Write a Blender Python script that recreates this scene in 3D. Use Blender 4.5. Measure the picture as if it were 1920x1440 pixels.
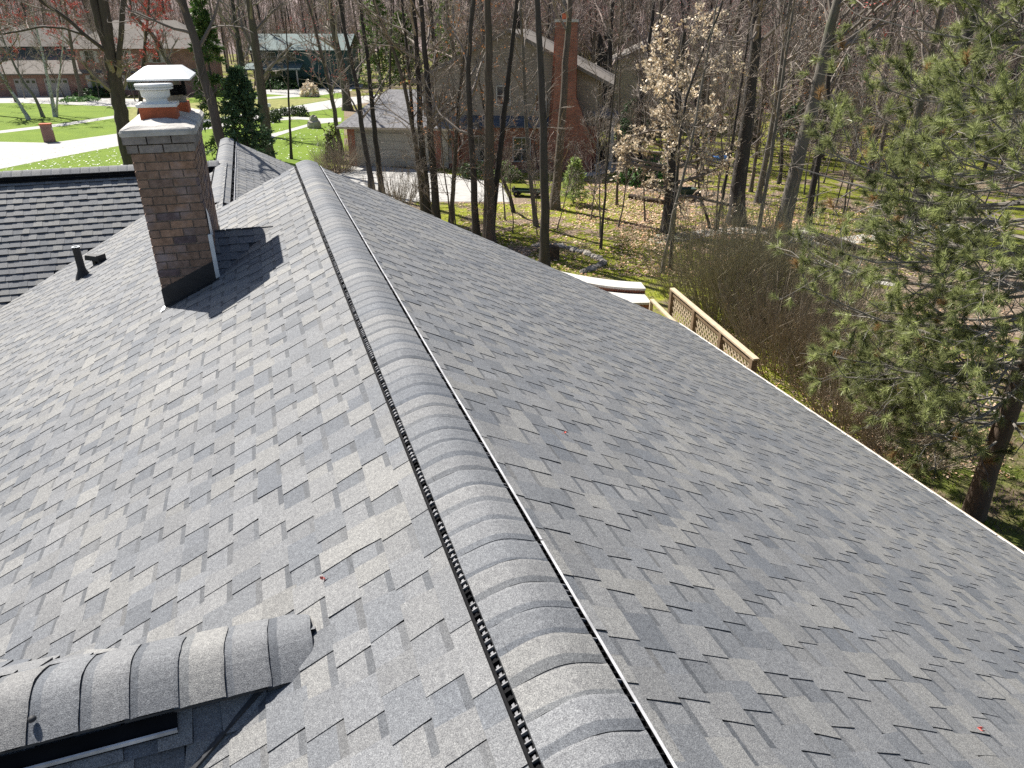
import bpy, math
import numpy as np
from math import sin, cos, radians, atan2
from mathutils import Vector, Matrix

for o in list(bpy.data.objects):
    bpy.data.objects.remove(o)
scene = bpy.context.scene
COL = scene.collection

# ------------------------------------------------------------------ camera, sky, sun, exposure
H = 7.8                      # height of the drone above the ground
PITCH = radians(26.5)
FPX = 1331.0                 # focal length in pixels of the 1920 px wide photograph
cam = bpy.data.cameras.new('camera')
cam.sensor_fit = 'HORIZONTAL'
cam.sensor_width = 36.0
cam.lens = 36.0 * FPX / 1920
cam.clip_start = 0.05
cam.clip_end = 3000
camo = bpy.data.objects.new('camera', cam)
camo.location = (0, 0, H)
camo.rotation_euler = (radians(90) - PITCH, 0, 0)
COL.objects.link(camo)
scene.camera = camo

SUN = Vector((-0.625, 0.621, 1.0)).normalized()
world = bpy.data.worlds.new('World')
scene.world = world
world.use_nodes = True
wn = world.node_tree.nodes
wl = world.node_tree.links
sky = wn.new('ShaderNodeTexSky')
sky.sky_type = 'NISHITA'
sky.sun_disc = False
sky.sun_elevation = math.asin(SUN.z)
sky.sun_rotation = atan2(SUN.x, SUN.y) % (2 * math.pi)
sky.air_density = 1.0
sky.dust_density = 1.5
sky.altitude = 250
wl.new(sky.outputs[0], wn['Background'].inputs[0])
wn['Background'].inputs[1].default_value = 0.06
sun = bpy.data.lights.new('sun', 'SUN')
sun.energy = 5.0
sun.angle = radians(0.5)
sun.color = (1.0, 0.955, 0.88)
suno = bpy.data.objects.new('sun', sun)
suno.rotation_euler = SUN.to_track_quat('Z', 'Y').to_euler()
suno.location = (0, 0, 60)
COL.objects.link(suno)
scene.view_settings.view_transform = 'Standard'
scene.view_settings.look = 'None'
scene.view_settings.exposure = 1.02
scene.view_settings.gamma = 1.0

# ------------------------------------------------------------------ helpers
def ray(x, y):
    a = x - 960.0
    b = 720.0 - y
    return np.array([a, FPX * cos(PITCH) + b * sin(PITCH), -FPX * sin(PITCH) + b * cos(PITCH)])

def gp(x, y, z=0.0):
    """ground point seen at a pixel of the photograph"""
    r = ray(x, y)
    return r * ((H - z) / -r[2]) + np.array([0, 0, H])

def py(x, y, Y):
    r = ray(x, y)
    return r * (Y / r[1]) + np.array([0, 0, H])

def nrm(a):
    return a / np.maximum(np.linalg.norm(a, axis=-1, keepdims=True), 1e-9)

class MB:
    def __init__(s):
        s.V = []; s.Q = []; s.T = []; s.C = []; s.qm = []; s.tm = []; s.n = 0
    def add(s, V, Q=None, T=None, mat=0, col=None):
        V = np.asarray(V, float).reshape(-1, 3)
        if Q is not None and len(Q):
            Q = np.asarray(Q, int).reshape(-1, 4) + s.n
            s.Q.append(Q); s.qm.append(np.full(len(Q), mat))
        if T is not None and len(T):
            T = np.asarray(T, int).reshape(-1, 3) + s.n
            s.T.append(T); s.tm.append(np.full(len(T), mat))
        if col is None:
            c = np.ones((len(V), 3))
        else:
            c = np.asarray(col, float)
            if c.ndim == 1:
                c = np.tile(c, (len(V), 1)) if len(c) == 3 else np.repeat(c[:, None], 3, 1)
        s.C.append(c); s.V.append(V); s.n += len(V)
    def quads(s, P, mat=0, col=None):
        """P (N,4,3)"""
        P = np.asarray(P, float)
        N = len(P)
        if col is not None:
            col = np.asarray(col, float)
            if col.ndim == 2 and len(col) == N: col = np.repeat(col, 4, 0)
        s.add(P.reshape(-1, 3), Q=np.arange(N * 4).reshape(N, 4), mat=mat, col=col)
    def tris(s, P, mat=0, col=None):
        P = np.asarray(P, float); N = len(P)
        if col is not None:
            col = np.asarray(col, float)
            if col.ndim == 2 and len(col) == N: col = np.repeat(col, 3, 0)
        s.add(P.reshape(-1, 3), T=np.arange(N * 3).reshape(N, 3), mat=mat, col=col)
    def box(s, lo, hi, mat=0, col=None, M=None, taper=0.0):
        x0, y0, z0 = lo; x1, y1, z1 = hi
        t = taper
        V = np.array([[x0, y0, z0], [x1, y0, z0], [x1, y1, z0], [x0, y1, z0],
                      [x0 + t, y0 + t, z1], [x1 - t, y0 + t, z1], [x1 - t, y1 - t, z1], [x0 + t, y1 - t, z1]], float)
        if M is not None:
            V = V @ np.array(M)[:3, :3].T + np.array(M)[:3, 3]
        Q = [[3, 2, 1, 0], [4, 5, 6, 7], [0, 1, 5, 4], [1, 2, 6, 5], [2, 3, 7, 6], [3, 0, 4, 7]]
        s.add(V, Q=Q, mat=mat, col=col)
    def bar(s, a, b, w, h, mat=0, col=None, up=(0, 0, 1)):
        a = np.array(a, float); b = np.array(b, float)
        d = nrm(b - a); r = np.cross(d, np.array(up, float))
        if np.linalg.norm(r) < 1e-6: r = np.array([1.0, 0, 0])
        r = nrm(r); u = np.cross(r, d)
        c = [(-w / 2, -h / 2), (w / 2, -h / 2), (w / 2, h / 2), (-w / 2, h / 2)]
        V = [a + r * x + u * y for x, y in c] + [b + r * x + u * y for x, y in c]
        s.add(V, Q=[[3, 2, 1, 0], [4, 5, 6, 7], [0, 1, 5, 4], [1, 2, 6, 5], [2, 3, 7, 6], [3, 0, 4, 7]], mat=mat, col=col)
    def tubes(s, P, R, n=5, mat=0, col=None, cap=False):
        P = np.asarray(P, float); R = np.asarray(R, float)
        if P.ndim == 2: P = P[None]; R = R[None]
        N, K, _ = P.shape
        T = nrm(np.gradient(P, axis=1))
        m = nrm(T.mean(1))
        ref = np.where(np.abs(m[:, 2:3]) > 0.8, np.array([[1.0, 0, 0]]), np.array([[0, 0, 1.0]]))
        S = nrm(np.cross(T, ref[:, None, :]))
        B = np.cross(S, T)
        a = np.arange(n) * 2 * math.pi / n
        ring = P[:, :, None, :] + R[:, :, None, None] * (np.cos(a)[None, None, :, None] * S[:, :, None, :] + np.sin(a)[None, None, :, None] * B[:, :, None, :])
        base = (np.arange(N) * K * n)[:, None, None] + (np.arange(K - 1) * n)[None, :, None]
        j = np.arange(n)[None, None, :]; j2 = (j + 1) % n
        Q = np.stack([base + j, base + j2, base + n + j2, base + n + j], -1).reshape(-1, 4)
        Tt = None
        if cap:
            e = (np.arange(N) * K * n + (K - 1) * n)[:, None]
            Tt = np.concatenate([np.stack([np.broadcast_to(e, (N, n - 2)), e + np.arange(1, n - 1), e + np.arange(2, n)], -1).reshape(-1, 3)])
        if col is not None:
            col = np.asarray(col, float)
            if col.ndim == 2 and len(col) == N: col = np.repeat(col, K * n, 0)
        s.add(ring.reshape(-1, 3), Q=Q, T=Tt, mat=mat, col=col)
    def lathe(s, prof, n=20, o=(0, 0, 0), mat=0, col=None, axis=None):
        prof = np.array(prof, float); K = len(prof)
        a = np.arange(n) * 2 * math.pi / n
        V = np.stack([prof[:, 0:1] * np.cos(a), prof[:, 0:1] * np.sin(a), np.repeat(prof[:, 1:2], n, 1)], -1).reshape(-1, 3)
        if axis is not None:
            V = V @ np.array(axis).T
        V = V + np.array(o)
        i = (np.arange(K - 1) * n)[:, None]; j = np.arange(n)[None]; j2 = (j + 1) % n
        Q = np.stack([i + j, i + j2, i + n + j2, i + n + j], -1).reshape(-1, 4)
        s.add(V, Q=Q, mat=mat, col=col)
    def poly(s, pts, mat=0, col=None):
        pts = np.asarray(pts, float)
        c = len(pts)
        s.add(pts, T=[[0, i, i + 1] for i in range(1, c - 1)], mat=mat, col=col)
    def prism(s, pts2, y0, y1, mat=0, col=None):
        """outline in x,z (convex or fan-able from vertex 0), extruded along y"""
        k = len(pts2)
        V = [(x, y0, z) for x, z in pts2] + [(x, y1, z) for x, z in pts2]
        T = [[0, i, i + 1] for i in range(1, k - 1)] + [[k, k + i + 1, k + i] for i in range(1, k - 1)]
        Q = [[i, k + i, k + (i + 1) % k, (i + 1) % k] for i in range(k)]
        s.add(V, Q=Q, T=T, mat=mat, col=col)
    def build(s, name, mats, parent=None, smooth=False, M=None, loc=None, rotz=None):
        me = bpy.data.meshes.new(name)
        V = np.concatenate(s.V) if s.V else np.zeros((0, 3))
        if M is not None:
            V = V @ np.array(M)[:3, :3].T + np.array(M)[:3, 3]
        Q = np.concatenate(s.Q) if s.Q else np.zeros((0, 4), int)
        T = np.concatenate(s.T) if s.T else np.zeros((0, 3), int)
        me.vertices.add(len(V)); me.vertices.foreach_set('co', V.astype(np.float32).ravel())
        nl = len(Q) * 4 + len(T) * 3
        me.loops.add(nl)
        me.loops.foreach_set('vertex_index', np.concatenate([Q.ravel(), T.ravel()]).astype(np.int32))
        npoly = len(Q) + len(T)
        me.polygons.add(npoly)
        ls = np.concatenate([np.arange(len(Q)) * 4, len(Q) * 4 + np.arange(len(T)) * 3]).astype(np.int32)
        me.polygons.foreach_set('loop_start', ls)
        try:
            me.polygons.foreach_set('loop_total', np.concatenate([np.full(len(Q), 4), np.full(len(T), 3)]).astype(np.int32))
        except Exception:
            pass
        mi = np.concatenate((s.qm or [np.zeros(0)]) + (s.tm or [np.zeros(0)])).astype(np.int32)
        if not isinstance(mats, (list, tuple)): mats = [mats]
        for m in mats: me.materials.append(m)
        me.polygons.foreach_set('material_index', mi)
        me.polygons.foreach_set('use_smooth', np.full(npoly, bool(smooth)))
        me.update(calc_edges=True)
        C = np.concatenate(s.C)
        at = me.color_attributes.new('tone', 'FLOAT_COLOR', 'POINT')
        at.data.foreach_set('color', np.concatenate([C, np.ones((len(C), 1))], 1).astype(np.float32).ravel())
        o = bpy.data.objects.new(name, me)
        COL.objects.link(o)
        if parent is not None: o.parent = parent
        if loc is not None: o.location = loc
        if rotz is not None: o.rotation_euler = (0, 0, rotz)
        return o

def empty(name, loc=(0, 0, 0), rz=0.0):
    o = bpy.data.objects.new(name, None)
    o.empty_display_size = 0.3
    o.location = loc; o.rotation_euler = (0, 0, rz)
    COL.objects.link(o)
    return o

def tag(o, label=None, cat=None, group=None, kind=None):
    if label: o['label'] = label
    if cat: o['category'] = cat
    if group: o['group'] = group
    if kind: o['kind'] = kind
    return o

def copy_tree(o, loc, rz=0.0, sc=1.0, label=None, group=None):
    r = o.copy(); COL.objects.link(r)
    r.location = loc; r.rotation_euler = (0, 0, rz); r.scale = (sc, sc, sc)
    if label: r['label'] = label
    if group: r['group'] = group
    for ch in o.children:
        c = ch.copy(); COL.objects.link(c); c.parent = r
        for g in ch.children:
            d = g.copy(); COL.objects.link(d); d.parent = c
    return r

# ------------------------------------------------------------------ materials
def mat(name, build, rough=0.9, spec=0.3):
    m = bpy.data.materials.new(name); m.use_nodes = True
    nt = m.node_tree; b = nt.nodes['Principled BSDF']
    b.inputs['Roughness'].default_value = rough
    b.inputs['Specular IOR Level'].default_value = spec
    build(nt, b)
    return m

def N(nt, t, **kw):
    n = nt.nodes.new(t)
    for k, v in kw.items():
        if k.startswith('i_'): n.inputs[k[2:].replace('_', ' ')].default_value = v
        elif k[0] == 'n' and k[1:].isdigit(): n.inputs[int(k[1:])].default_value = v
        else: setattr(n, k, v)
    return n

def noise(nt, scale, detail=3, rough=0.55, vec=None, stretch=None, obj=True):
    tc = N(nt, 'ShaderNodeTexCoord')
    v = tc.outputs['Object'] if obj else tc.outputs['Generated']
    if vec is not None: v = vec
    if stretch is not None:
        mp = N(nt, 'ShaderNodeMapping'); mp.inputs['Scale'].default_value = stretch
        nt.links.new(v, mp.inputs[0]); v = mp.outputs[0]
    n = N(nt, 'ShaderNodeTexNoise'); n.inputs['Scale'].default_value = scale
    n.inputs['Detail'].default_value = detail; n.inputs['Roughness'].default_value = rough
    nt.links.new(v, n.inputs['Vector'])
    return n.outputs[0]

def ramp(nt, fac, stops):
    r = N(nt, 'ShaderNodeValToRGB')
    e = r.color_ramp.elements
    while len(e) > 1: e.remove(e[-1])
    e[0].position = stops[0][0]; c = stops[0][1]; e[0].color = (*c, 1) if len(c) == 3 else c
    for p, c in stops[1:]:
        x = e.new(p); x.color = (*c, 1)
    nt.links.new(fac, r.inputs[0])
    return r.outputs[0]

def mix(nt, a, b, fac, mode='MIX'):
    m = N(nt, 'ShaderNodeMix', data_type='RGBA', blend_type=mode)
    for inp, v in ((m.inputs[0], fac), (m.inputs[6], a), (m.inputs[7], b)):
        if hasattr(v, 'is_linked'): nt.links.new(v, inp)
        elif isinstance(v, (int, float)): inp.default_value = v
        else: inp.default_value = (*v, 1)
    return m.outputs[2]

def bump(nt, b, h, strength=0.5, dist=0.01):
    n = N(nt, 'ShaderNodeBump'); n.inputs['Strength'].default_value = strength; n.inputs['Distance'].default_value = dist
    nt.links.new(h, n.inputs['Height']); nt.links.new(n.outputs[0], b.inputs['Normal'])

def tone(nt):
    a = N(nt, 'ShaderNodeAttribute'); a.attribute_name = 'tone'
    return a.outputs['Color']

def objrand(nt, lo, hi):
    i = N(nt, 'ShaderNodeObjectInfo')
    m = N(nt, 'ShaderNodeMapRange'); m.inputs[3].default_value = lo; m.inputs[4].default_value = hi
    nt.links.new(i.outputs['Random'], m.inputs[0])
    return m.outputs[0]

def plain(name, c, rough=0.8, spec=0.3, var=0.25, scale=6.0, metal=0.0, bumps=0.0, bscale=60.0, use_tone=False, orand=0.0, stretch=None):
    def f(nt, b):
        n = noise(nt, scale, 4, 0.6, stretch=stretch)
        lo = tuple(x * (1 - var) for x in c); hi = tuple(min(1, x * (1 + var)) for x in c)
        col = ramp(nt, n, [(0.3, lo), (0.7, hi)])
        if use_tone: col = mix(nt, col, tone(nt), 1.0, 'MULTIPLY')
        if orand:
            h = N(nt, 'ShaderNodeHueSaturation'); nt.links.new(col, h.inputs['Color'])
            nt.links.new(objrand(nt, 1 - orand, 1 + orand), h.inputs['Value']); col = h.outputs[0]
        nt.links.new(col, b.inputs['Base Color'])
        b.inputs['Metallic'].default_value = metal
        if bumps: bump(nt, b, noise(nt, bscale, 4, stretch=stretch), bumps, 0.02)
    return mat(name, f, rough, spec)

def m_shingle(nt, b):
    g = noise(nt, 260, 2, 0.7)
    g2 = noise(nt, 55, 3, 0.7)
    w = noise(nt, 0.7, 3)
    c = mix(nt, tone(nt), ramp(nt, g, [(0.30, (0.42, 0.42, 0.42)), (0.48, (0.92, 0.92, 0.92)), (0.62, (1.36, 1.35, 1.32)), (0.75, (2.0, 1.97, 1.9))]), 1.0, 'MULTIPLY')
    c = mix(nt, c, ramp(nt, g2, [(0.3, (0.78, 0.78, 0.79)), (0.7, (1.2, 1.2, 1.18))]), 1.0, 'MULTIPLY')
    c = mix(nt, c, ramp(nt, w, [(0.3, (0.9, 0.91, 0.93)), (0.7, (1.08, 1.07, 1.05))]), 1.0, 'MULTIPLY')
    nt.links.new(c, b.inputs['Base Color'])
    bump(nt, b, g, 0.55, 0.004)
M_SH = mat('granule_shingle', m_shingle, 0.74, 0.28)
M_EDGE = plain('asphalt_cut_edge', (0.052, 0.053, 0.056), 0.95, 0.1, 0.3, 30)

def m_brick_obj(nt, b):
    n = noise(nt, 14, 5, 0.65); n2 = noise(nt, 3.2, 4, 0.6); n3 = noise(nt, 90, 3)
    c = mix(nt, tone(nt), ramp(nt, n, [(0.3, (0.6, 0.6, 0.6)), (0.7, (1.3, 1.3, 1.3))]), 1.0, 'MULTIPLY')
    f = ramp(nt, n2, [(0.54, (0, 0, 0)), (0.74, (0.55, 0.55, 0.55))])
    c = mix(nt, c, (0.34, 0.30, 0.32), f)
    nt.links.new(c, b.inputs['Base Color'])
    bump(nt, b, n3, 0.4, 0.01)
M_BRICKS = mat('old_brick', m_brick_obj, 0.9, 0.2)
M_MORTAR = plain('mortar', (0.23, 0.19, 0.16), 0.95, 0.1, 0.3, 25, bumps=0.4)
M_CEMENT = plain('cement_crown', (0.46, 0.44, 0.41), 0.9, 0.2, 0.28, 5, bumps=0.25, bscale=40)
M_TERRA = plain('terracotta', (0.42, 0.115, 0.055), 0.8, 0.3, 0.2, 9)
M_WMETAL = plain('white_metal', (0.80, 0.80, 0.79), 0.42, 0.5, 0.05, 4)
M_GALV = plain('galvanised_metal', (0.62, 0.66, 0.69), 0.45, 0.5, 0.1, 12, metal=0.3)
M_BLACK = plain('black_plastic', (0.009, 0.009, 0.010), 0.85, 0.1, 0.3, 10)
M_DKMETAL = plain('dark_flashing', (0.022, 0.022, 0.024), 0.6, 0.4, 0.3, 8)
M_LOUVRE = plain('sunlit_plastic_louvre', (0.20, 0.20, 0.21), 0.6, 0.4, 0.4, 30)  # black plastic; the grey paints in sunlit fin tops
M_LIP = plain('vent_lip_sun_glint', (0.47, 0.47, 0.48), 0.5, 0.5, 0.35, 9)  # pale colour stands in for sun glinting on the black plastic lip
M_GUTTER = plain('white_gutter', (0.78, 0.77, 0.74), 0.45, 0.5, 0.06, 5)
M_TAN = plain('tan_trim', (0.46, 0.38, 0.29), 0.6, 0.3, 0.1, 5)

def m_wallbrick(c1, c2, mortar, sc=1.0):
    def f(nt, b):
        tc = N(nt, 'ShaderNodeTexCoord'); g = N(nt, 'ShaderNodeSeparateXYZ'); nt.links.new(tc.outputs['Object'], g.inputs[0])
        nn = N(nt, 'ShaderNodeSeparateXYZ'); nt.links.new(tc.outputs['Normal'], nn.inputs[0])
        ab = N(nt, 'ShaderNodeMath', operation='ABSOLUTE'); nt.links.new(nn.outputs[0], ab.inputs[0])
        gt = N(nt, 'ShaderNodeMath', operation='GREATER_THAN'); nt.links.new(ab.outputs[0], gt.inputs[0]); gt.inputs[1].default_value = 0.6
        mx = N(nt, 'ShaderNodeMix', data_type='FLOAT'); nt.links.new(gt.outputs[0], mx.inputs[0]); nt.links.new(g.outputs[0], mx.inputs[2]); nt.links.new(g.outputs[1], mx.inputs[3])
        cb = N(nt, 'ShaderNodeCombineXYZ'); nt.links.new(mx.outputs[0], cb.inputs[0]); nt.links.new(g.outputs[2], cb.inputs[1])
        br = N(nt, 'ShaderNodeTexBrick'); nt.links.new(cb.outputs[0], br.inputs['Vector'])
        br.inputs['Scale'].default_value = 1.0; br.inputs['Brick Width'].default_value = 0.21 * sc; br.inputs['Row Height'].default_value = 0.075 * sc
        br.inputs['Mortar Size'].default_value = 0.008 * sc
        br.inputs['Color1'].default_value = (*c1, 1); br.inputs['Color2'].default_value = (*c2, 1); br.inputs['Mortar'].default_value = (*mortar, 1)
        c = mix(nt, br.outputs[0], ramp(nt, noise(nt, 1.3, 4), [(0.3, (0.75, 0.75, 0.75)), (0.7, (1.2, 1.2, 1.2))]), 1.0, 'MULTIPLY')
        nt.links.new(c, b.inputs['Base Color'])
    return f
M_NBRICK = mat('red_brick_wall', m_wallbrick((0.36, 0.135, 0.085), (0.24, 0.095, 0.066), (0.24, 0.2, 0.17)), 0.9, 0.2)
M_PIER = mat('orange_brick_pier', m_wallbrick((0.42, 0.13, 0.07), (0.30, 0.09, 0.055), (0.3, 0.24, 0.2)), 0.9, 0.2)
M_FBRICK = mat('pink_brick_wall', m_wallbrick((0.30, 0.15, 0.12), (0.24, 0.12, 0.10), (0.3, 0.26, 0.23)), 0.9, 0.2)

def m_siding(c, pitch):
    def f(nt, b):
        tc = N(nt, 'ShaderNodeTexCoord'); g = N(nt, 'ShaderNodeSeparateXYZ'); nt.links.new(tc.outputs['Object'], g.inputs[0])
        m = N(nt, 'ShaderNodeMath', operation='FRACT'); d = N(nt, 'ShaderNodeMath', operation='DIVIDE'); d.inputs[1].default_value = pitch
        nt.links.new(g.outputs[2], d.inputs[0]); nt.links.new(d.outputs[0], m.inputs[0])
        col = ramp(nt, m.outputs[0], [(0.0, tuple(x * 0.55 for x in c)), (0.1, c), (1.0, c)])
        col = mix(nt, col, ramp(nt, noise(nt, 0.8, 4), [(0.3, (0.85, 0.85, 0.85)), (0.7, (1.12, 1.12, 1.12))]), 1.0, 'MULTIPLY')
        nt.links.new(col, b.inputs['Base Color'])
        bump(nt, b, m.outputs[0], 0.5, 0.02)
    return f
M_SIDING = mat('taupe_clapboard', m_siding((0.27, 0.235, 0.20), 0.16), 0.8, 0.2)
M_TANSID = mat('cream_clapboard', m_siding((0.50, 0.46, 0.38), 0.16), 0.8, 0.2)
M_DOORBG = mat('beige_panel_door', m_siding((0.40, 0.365, 0.30), 0.52), 0.6, 0.3)
M_GDOOR = mat('taupe_garage_door', m_siding((0.36, 0.33, 0.31), 0.5), 0.6, 0.3)
M_TEAL = mat('teal_clapboard', m_siding((0.03, 0.075, 0.08), 0.2), 0.7, 0.3)
M_GLASS = plain('dark_window_glass', (0.02, 0.028, 0.035), 0.08, 0.7, 0.2, 2)
M_WTRIM = plain('white_trim', (0.42, 0.41, 0.39), 0.6, 0.3, 0.08, 4)
M_ROOFGREY = plain('weathered_grey_shingle', (0.21, 0.205, 0.21), 0.9, 0.2, 0.3, 7, bumps=0.4, bscale=12)
M_ROOFTAN = plain('weathered_tan_shingle', (0.17, 0.152, 0.135), 0.9, 0.2, 0.25, 5)
M_ROOFTEAL = plain('pale_green_roof', (0.115, 0.155, 0.15), 0.8, 0.3, 0.2, 3)
M_DKROOF_SHADE = plain('slate_blue_roof_and_wall_shade', (0.07, 0.085, 0.11), 0.8, 0.3, 0.25, 3)  # roof colour, also used to paint shade on a far wall

def m_bark(c, var=0.35, orand=0.3):
    def f(nt, b):
        n = noise(nt, 9, 6, 0.65, stretch=(1, 1, 0.18)); n2 = noise(nt, 1.1, 4)
        col = ramp(nt, n, [(0.25, tuple(x * (1 - var) for x in c)), (0.55, c), (0.8, tuple(x * (1 + var * 1.3) for x in c))])
        col = mix(nt, col, (c[0] * 0.75, c[1] * 0.95, c[2] * 0.62), ramp(nt, n2, [(0.55, (0, 0, 0)), (0.75, (0.6, 0.6, 0.6))]))
        h = N(nt, 'ShaderNodeHueSaturation'); nt.links.new(col, h.inputs['Color']); nt.links.new(objrand(nt, 1 - orand, 1 + orand), h.inputs['Value'])
        nt.links.new(h.outputs[0], b.inputs['Base Color'])
        bump(nt, b, n, 0.9, 0.03)
    return f
M_BARK = mat('grey_bark', m_bark((0.115, 0.098, 0.082)), 0.95, 0.15)
M_BARKD = mat('dark_bark', m_bark((0.062, 0.056, 0.052)), 0.95, 0.15)
M_BARKG = mat('pale_grey_bark', m_bark((0.17, 0.155, 0.135)), 0.95, 0.15)
M_BARKP = mat('pine_bark', m_bark((0.105, 0.078, 0.06)), 0.95, 0.15)
M_DEAD = plain('bleached_branch', (0.22, 0.20, 0.175), 0.85, 0.2, 0.3, 3)
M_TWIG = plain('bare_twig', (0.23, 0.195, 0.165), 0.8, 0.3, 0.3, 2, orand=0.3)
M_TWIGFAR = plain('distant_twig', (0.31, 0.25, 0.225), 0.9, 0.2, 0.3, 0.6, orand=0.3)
M_BUD = plain('red_bud', (0.55, 0.12, 0.10), 0.7, 0.3, 0.35, 3)
def m_birch(nt, b):
    n = noise(nt, 5, 5, 0.7, stretch=(1, 1, 3.0))
    nt.links.new(ramp(nt, n, [(0.40, (0.05, 0.045, 0.04)), (0.47, (0.45, 0.44, 0.42)), (0.8, (0.66, 0.65, 0.62))]), b.inputs['Base Color'])
M_BIRCH = mat('birch_bark', m_birch, 0.8, 0.3)

def m_leaf(c, var=0.3, trans=0.25, rough=0.6):
    def f(nt, b):
        col = mix(nt, c, tone(nt), 1.0, 'MULTIPLY')
        col = mix(nt, col, ramp(nt, noise(nt, 1.7, 3), [(0.3, (1 - var,) * 3), (0.7, (1 + var,) * 3)]), 1.0, 'MULTIPLY')
        nt.links.new(col, b.inputs['Base Color'])
        tr = N(nt, 'ShaderNodeBsdfTranslucent'); nt.links.new(col, tr.inputs[0])
        mx = N(nt, 'ShaderNodeMixShader'); mx.inputs[0].default_value = trans
        nt.links.new(b.outputs[0], mx.inputs[1]); nt.links.new(tr.outputs[0], mx.inputs[2])
        nt.links.new(mx.outputs[0], nt.nodes['Material Output'].inputs[0])
    return mat('leaf', f, rough, 0.3)
M_NEEDLE = m_leaf((0.28, 0.31, 0.125), trans=0.38, rough=0.4); M_NEEDLE.name = 'pine_needle'
M_SPRUCE = m_leaf((0.075, 0.135, 0.065)); M_SPRUCE.name = 'spruce_needle'
M_CEDAR = m_leaf((0.10, 0.16, 0.05)); M_CEDAR.name = 'light_green_foliage'
M_SHLEAF = m_leaf((0.05, 0.08, 0.025)); M_SHLEAF.name = 'evergreen_leaf'
M_BEECH = m_leaf((0.70, 0.61, 0.48)); M_BEECH.name = 'dry_beech_leaf'
M_RUST = m_leaf((0.42, 0.19, 0.075)); M_RUST.name = 'rusty_oak_leaf'
M_LITTER = m_leaf((0.52, 0.39, 0.275), trans=0.1); M_LITTER.name = 'fallen_leaf'
M_GRASSB = m_leaf((0.13, 0.20, 0.022), trans=0.3); M_GRASSB.name = 'grass_blade'
M_STEMO = plain('olive_shrub_stem', (0.27, 0.245, 0.165), 0.8, 0.3, 0.35, 3, orand=0.2)
M_STEMR = plain('russet_shrub_stem', (0.27, 0.225, 0.165), 0.8, 0.3, 0.35, 3, orand=0.2)

def m_ground(nt, b):
    n1 = noise(nt, 0.16, 4, 0.6); n2 = noise(nt, 1.1, 6, 0.7); n3 = noise(nt, 9, 5, 0.7)
    soil = ramp(nt, n3, [(0.3, (0.085, 0.064, 0.046)), (0.5, (0.20, 0.152, 0.110)), (0.72, (0.40, 0.32, 0.24))])
    moss = ramp(nt, n3, [(0.3, (0.075, 0.085, 0.014)), (0.55, (0.16, 0.175, 0.022)), (0.75, (0.25, 0.25, 0.045))])
    a = N(nt, 'ShaderNodeMath', operation='ADD'); nt.links.new(n1, a.inputs[0]); nt.links.new(n2, a.inputs[1])
    f = ramp(nt, a.outputs[0], [(0.98, (0, 0, 0)), (1.10, (1, 1, 1))])
    nt.links.new(mix(nt, soil, moss, f), b.inputs['Base Color'])
    bump(nt, b, n3, 0.7, 0.06)
M_GROUND = mat('woodland_floor', m_ground, 0.95, 0.1)
def m_moss(nt, b):
    n2 = noise(nt, 0.9, 6, 0.7); n3 = noise(nt, 9, 5, 0.7)
    moss = ramp(nt, n3, [(0.3, (0.12, 0.135, 0.018)), (0.55, (0.24, 0.26, 0.03)), (0.75, (0.34, 0.33, 0.07))])
    soil = ramp(nt, n3, [(0.3, (0.07, 0.055, 0.035)), (0.7, (0.22, 0.18, 0.12))])
    nt.links.new(mix(nt, soil, moss, ramp(nt, n2, [(0.40, (0, 0, 0)), (0.52, (1, 1, 1))])), b.inputs['Base Color'])
    bump(nt, b, n3, 0.7, 0.06)
M_MOSS = mat('mossy_turf', m_moss, 0.95, 0.1)
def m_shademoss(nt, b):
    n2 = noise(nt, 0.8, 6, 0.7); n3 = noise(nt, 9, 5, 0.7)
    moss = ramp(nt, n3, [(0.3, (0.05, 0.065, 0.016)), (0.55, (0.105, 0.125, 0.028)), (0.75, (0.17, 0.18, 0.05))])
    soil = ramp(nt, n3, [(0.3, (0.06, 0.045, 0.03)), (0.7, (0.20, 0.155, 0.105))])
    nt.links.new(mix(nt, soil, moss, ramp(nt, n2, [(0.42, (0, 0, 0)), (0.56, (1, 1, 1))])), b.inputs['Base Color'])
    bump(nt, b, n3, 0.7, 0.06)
M_SHADEMOSS = mat('shaded_thin_mossy_turf', m_shademoss, 0.95, 0.1)  # sparser moss, with the shade beneath the pine put into its colour
def m_lawn(nt, b):
    n2 = noise(nt, 0.5, 5, 0.65); n3 = noise(nt, 14, 4, 0.75)
    c = ramp(nt, n3, [(0.3, (0.085, 0.14, 0.012)), (0.6, (0.165, 0.245, 0.022)), (0.78, (0.25, 0.32, 0.05))])
    c = mix(nt, c, ramp(nt, n2, [(0.3, (0.75, 0.8, 0.8)), (0.7, (1.15, 1.1, 1.1))]), 1.0, 'MULTIPLY')
    nt.links.new(c, b.inputs['Base Color'])
    bump(nt, b, n3, 0.8, 0.06)
M_LAWN = mat('spring_lawn', m_lawn, 0.9, 0.15)
M_DRYLAWN = plain('dry_lawn', (0.22, 0.22, 0.08), 0.95, 0.1, 0.35, 2, bumps=0.5)
M_CONC = plain('pale_concrete', (0.38, 0.37, 0.35), 0.9, 0.2, 0.16, 2.5, bumps=0.15)
M_GRAVEL = plain('grey_gravel', (0.42, 0.40, 0.355), 0.95, 0.1, 0.4, 18, bumps=0.6)
M_LIME = plain('pale_limestone', (0.50, 0.485, 0.45), 0.85, 0.2, 0.1, 4, bumps=0.1)
M_STONE = plain('field_stone', (0.33, 0.30, 0.26), 0.9, 0.2, 0.3, 5, bumps=0.4, orand=0.3)
M_WOOD = plain('weathered_cedar', (0.30, 0.215, 0.135), 0.85, 0.2, 0.25, 6, bumps=0.3, stretch=(1, 1, 0.3))
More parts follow.
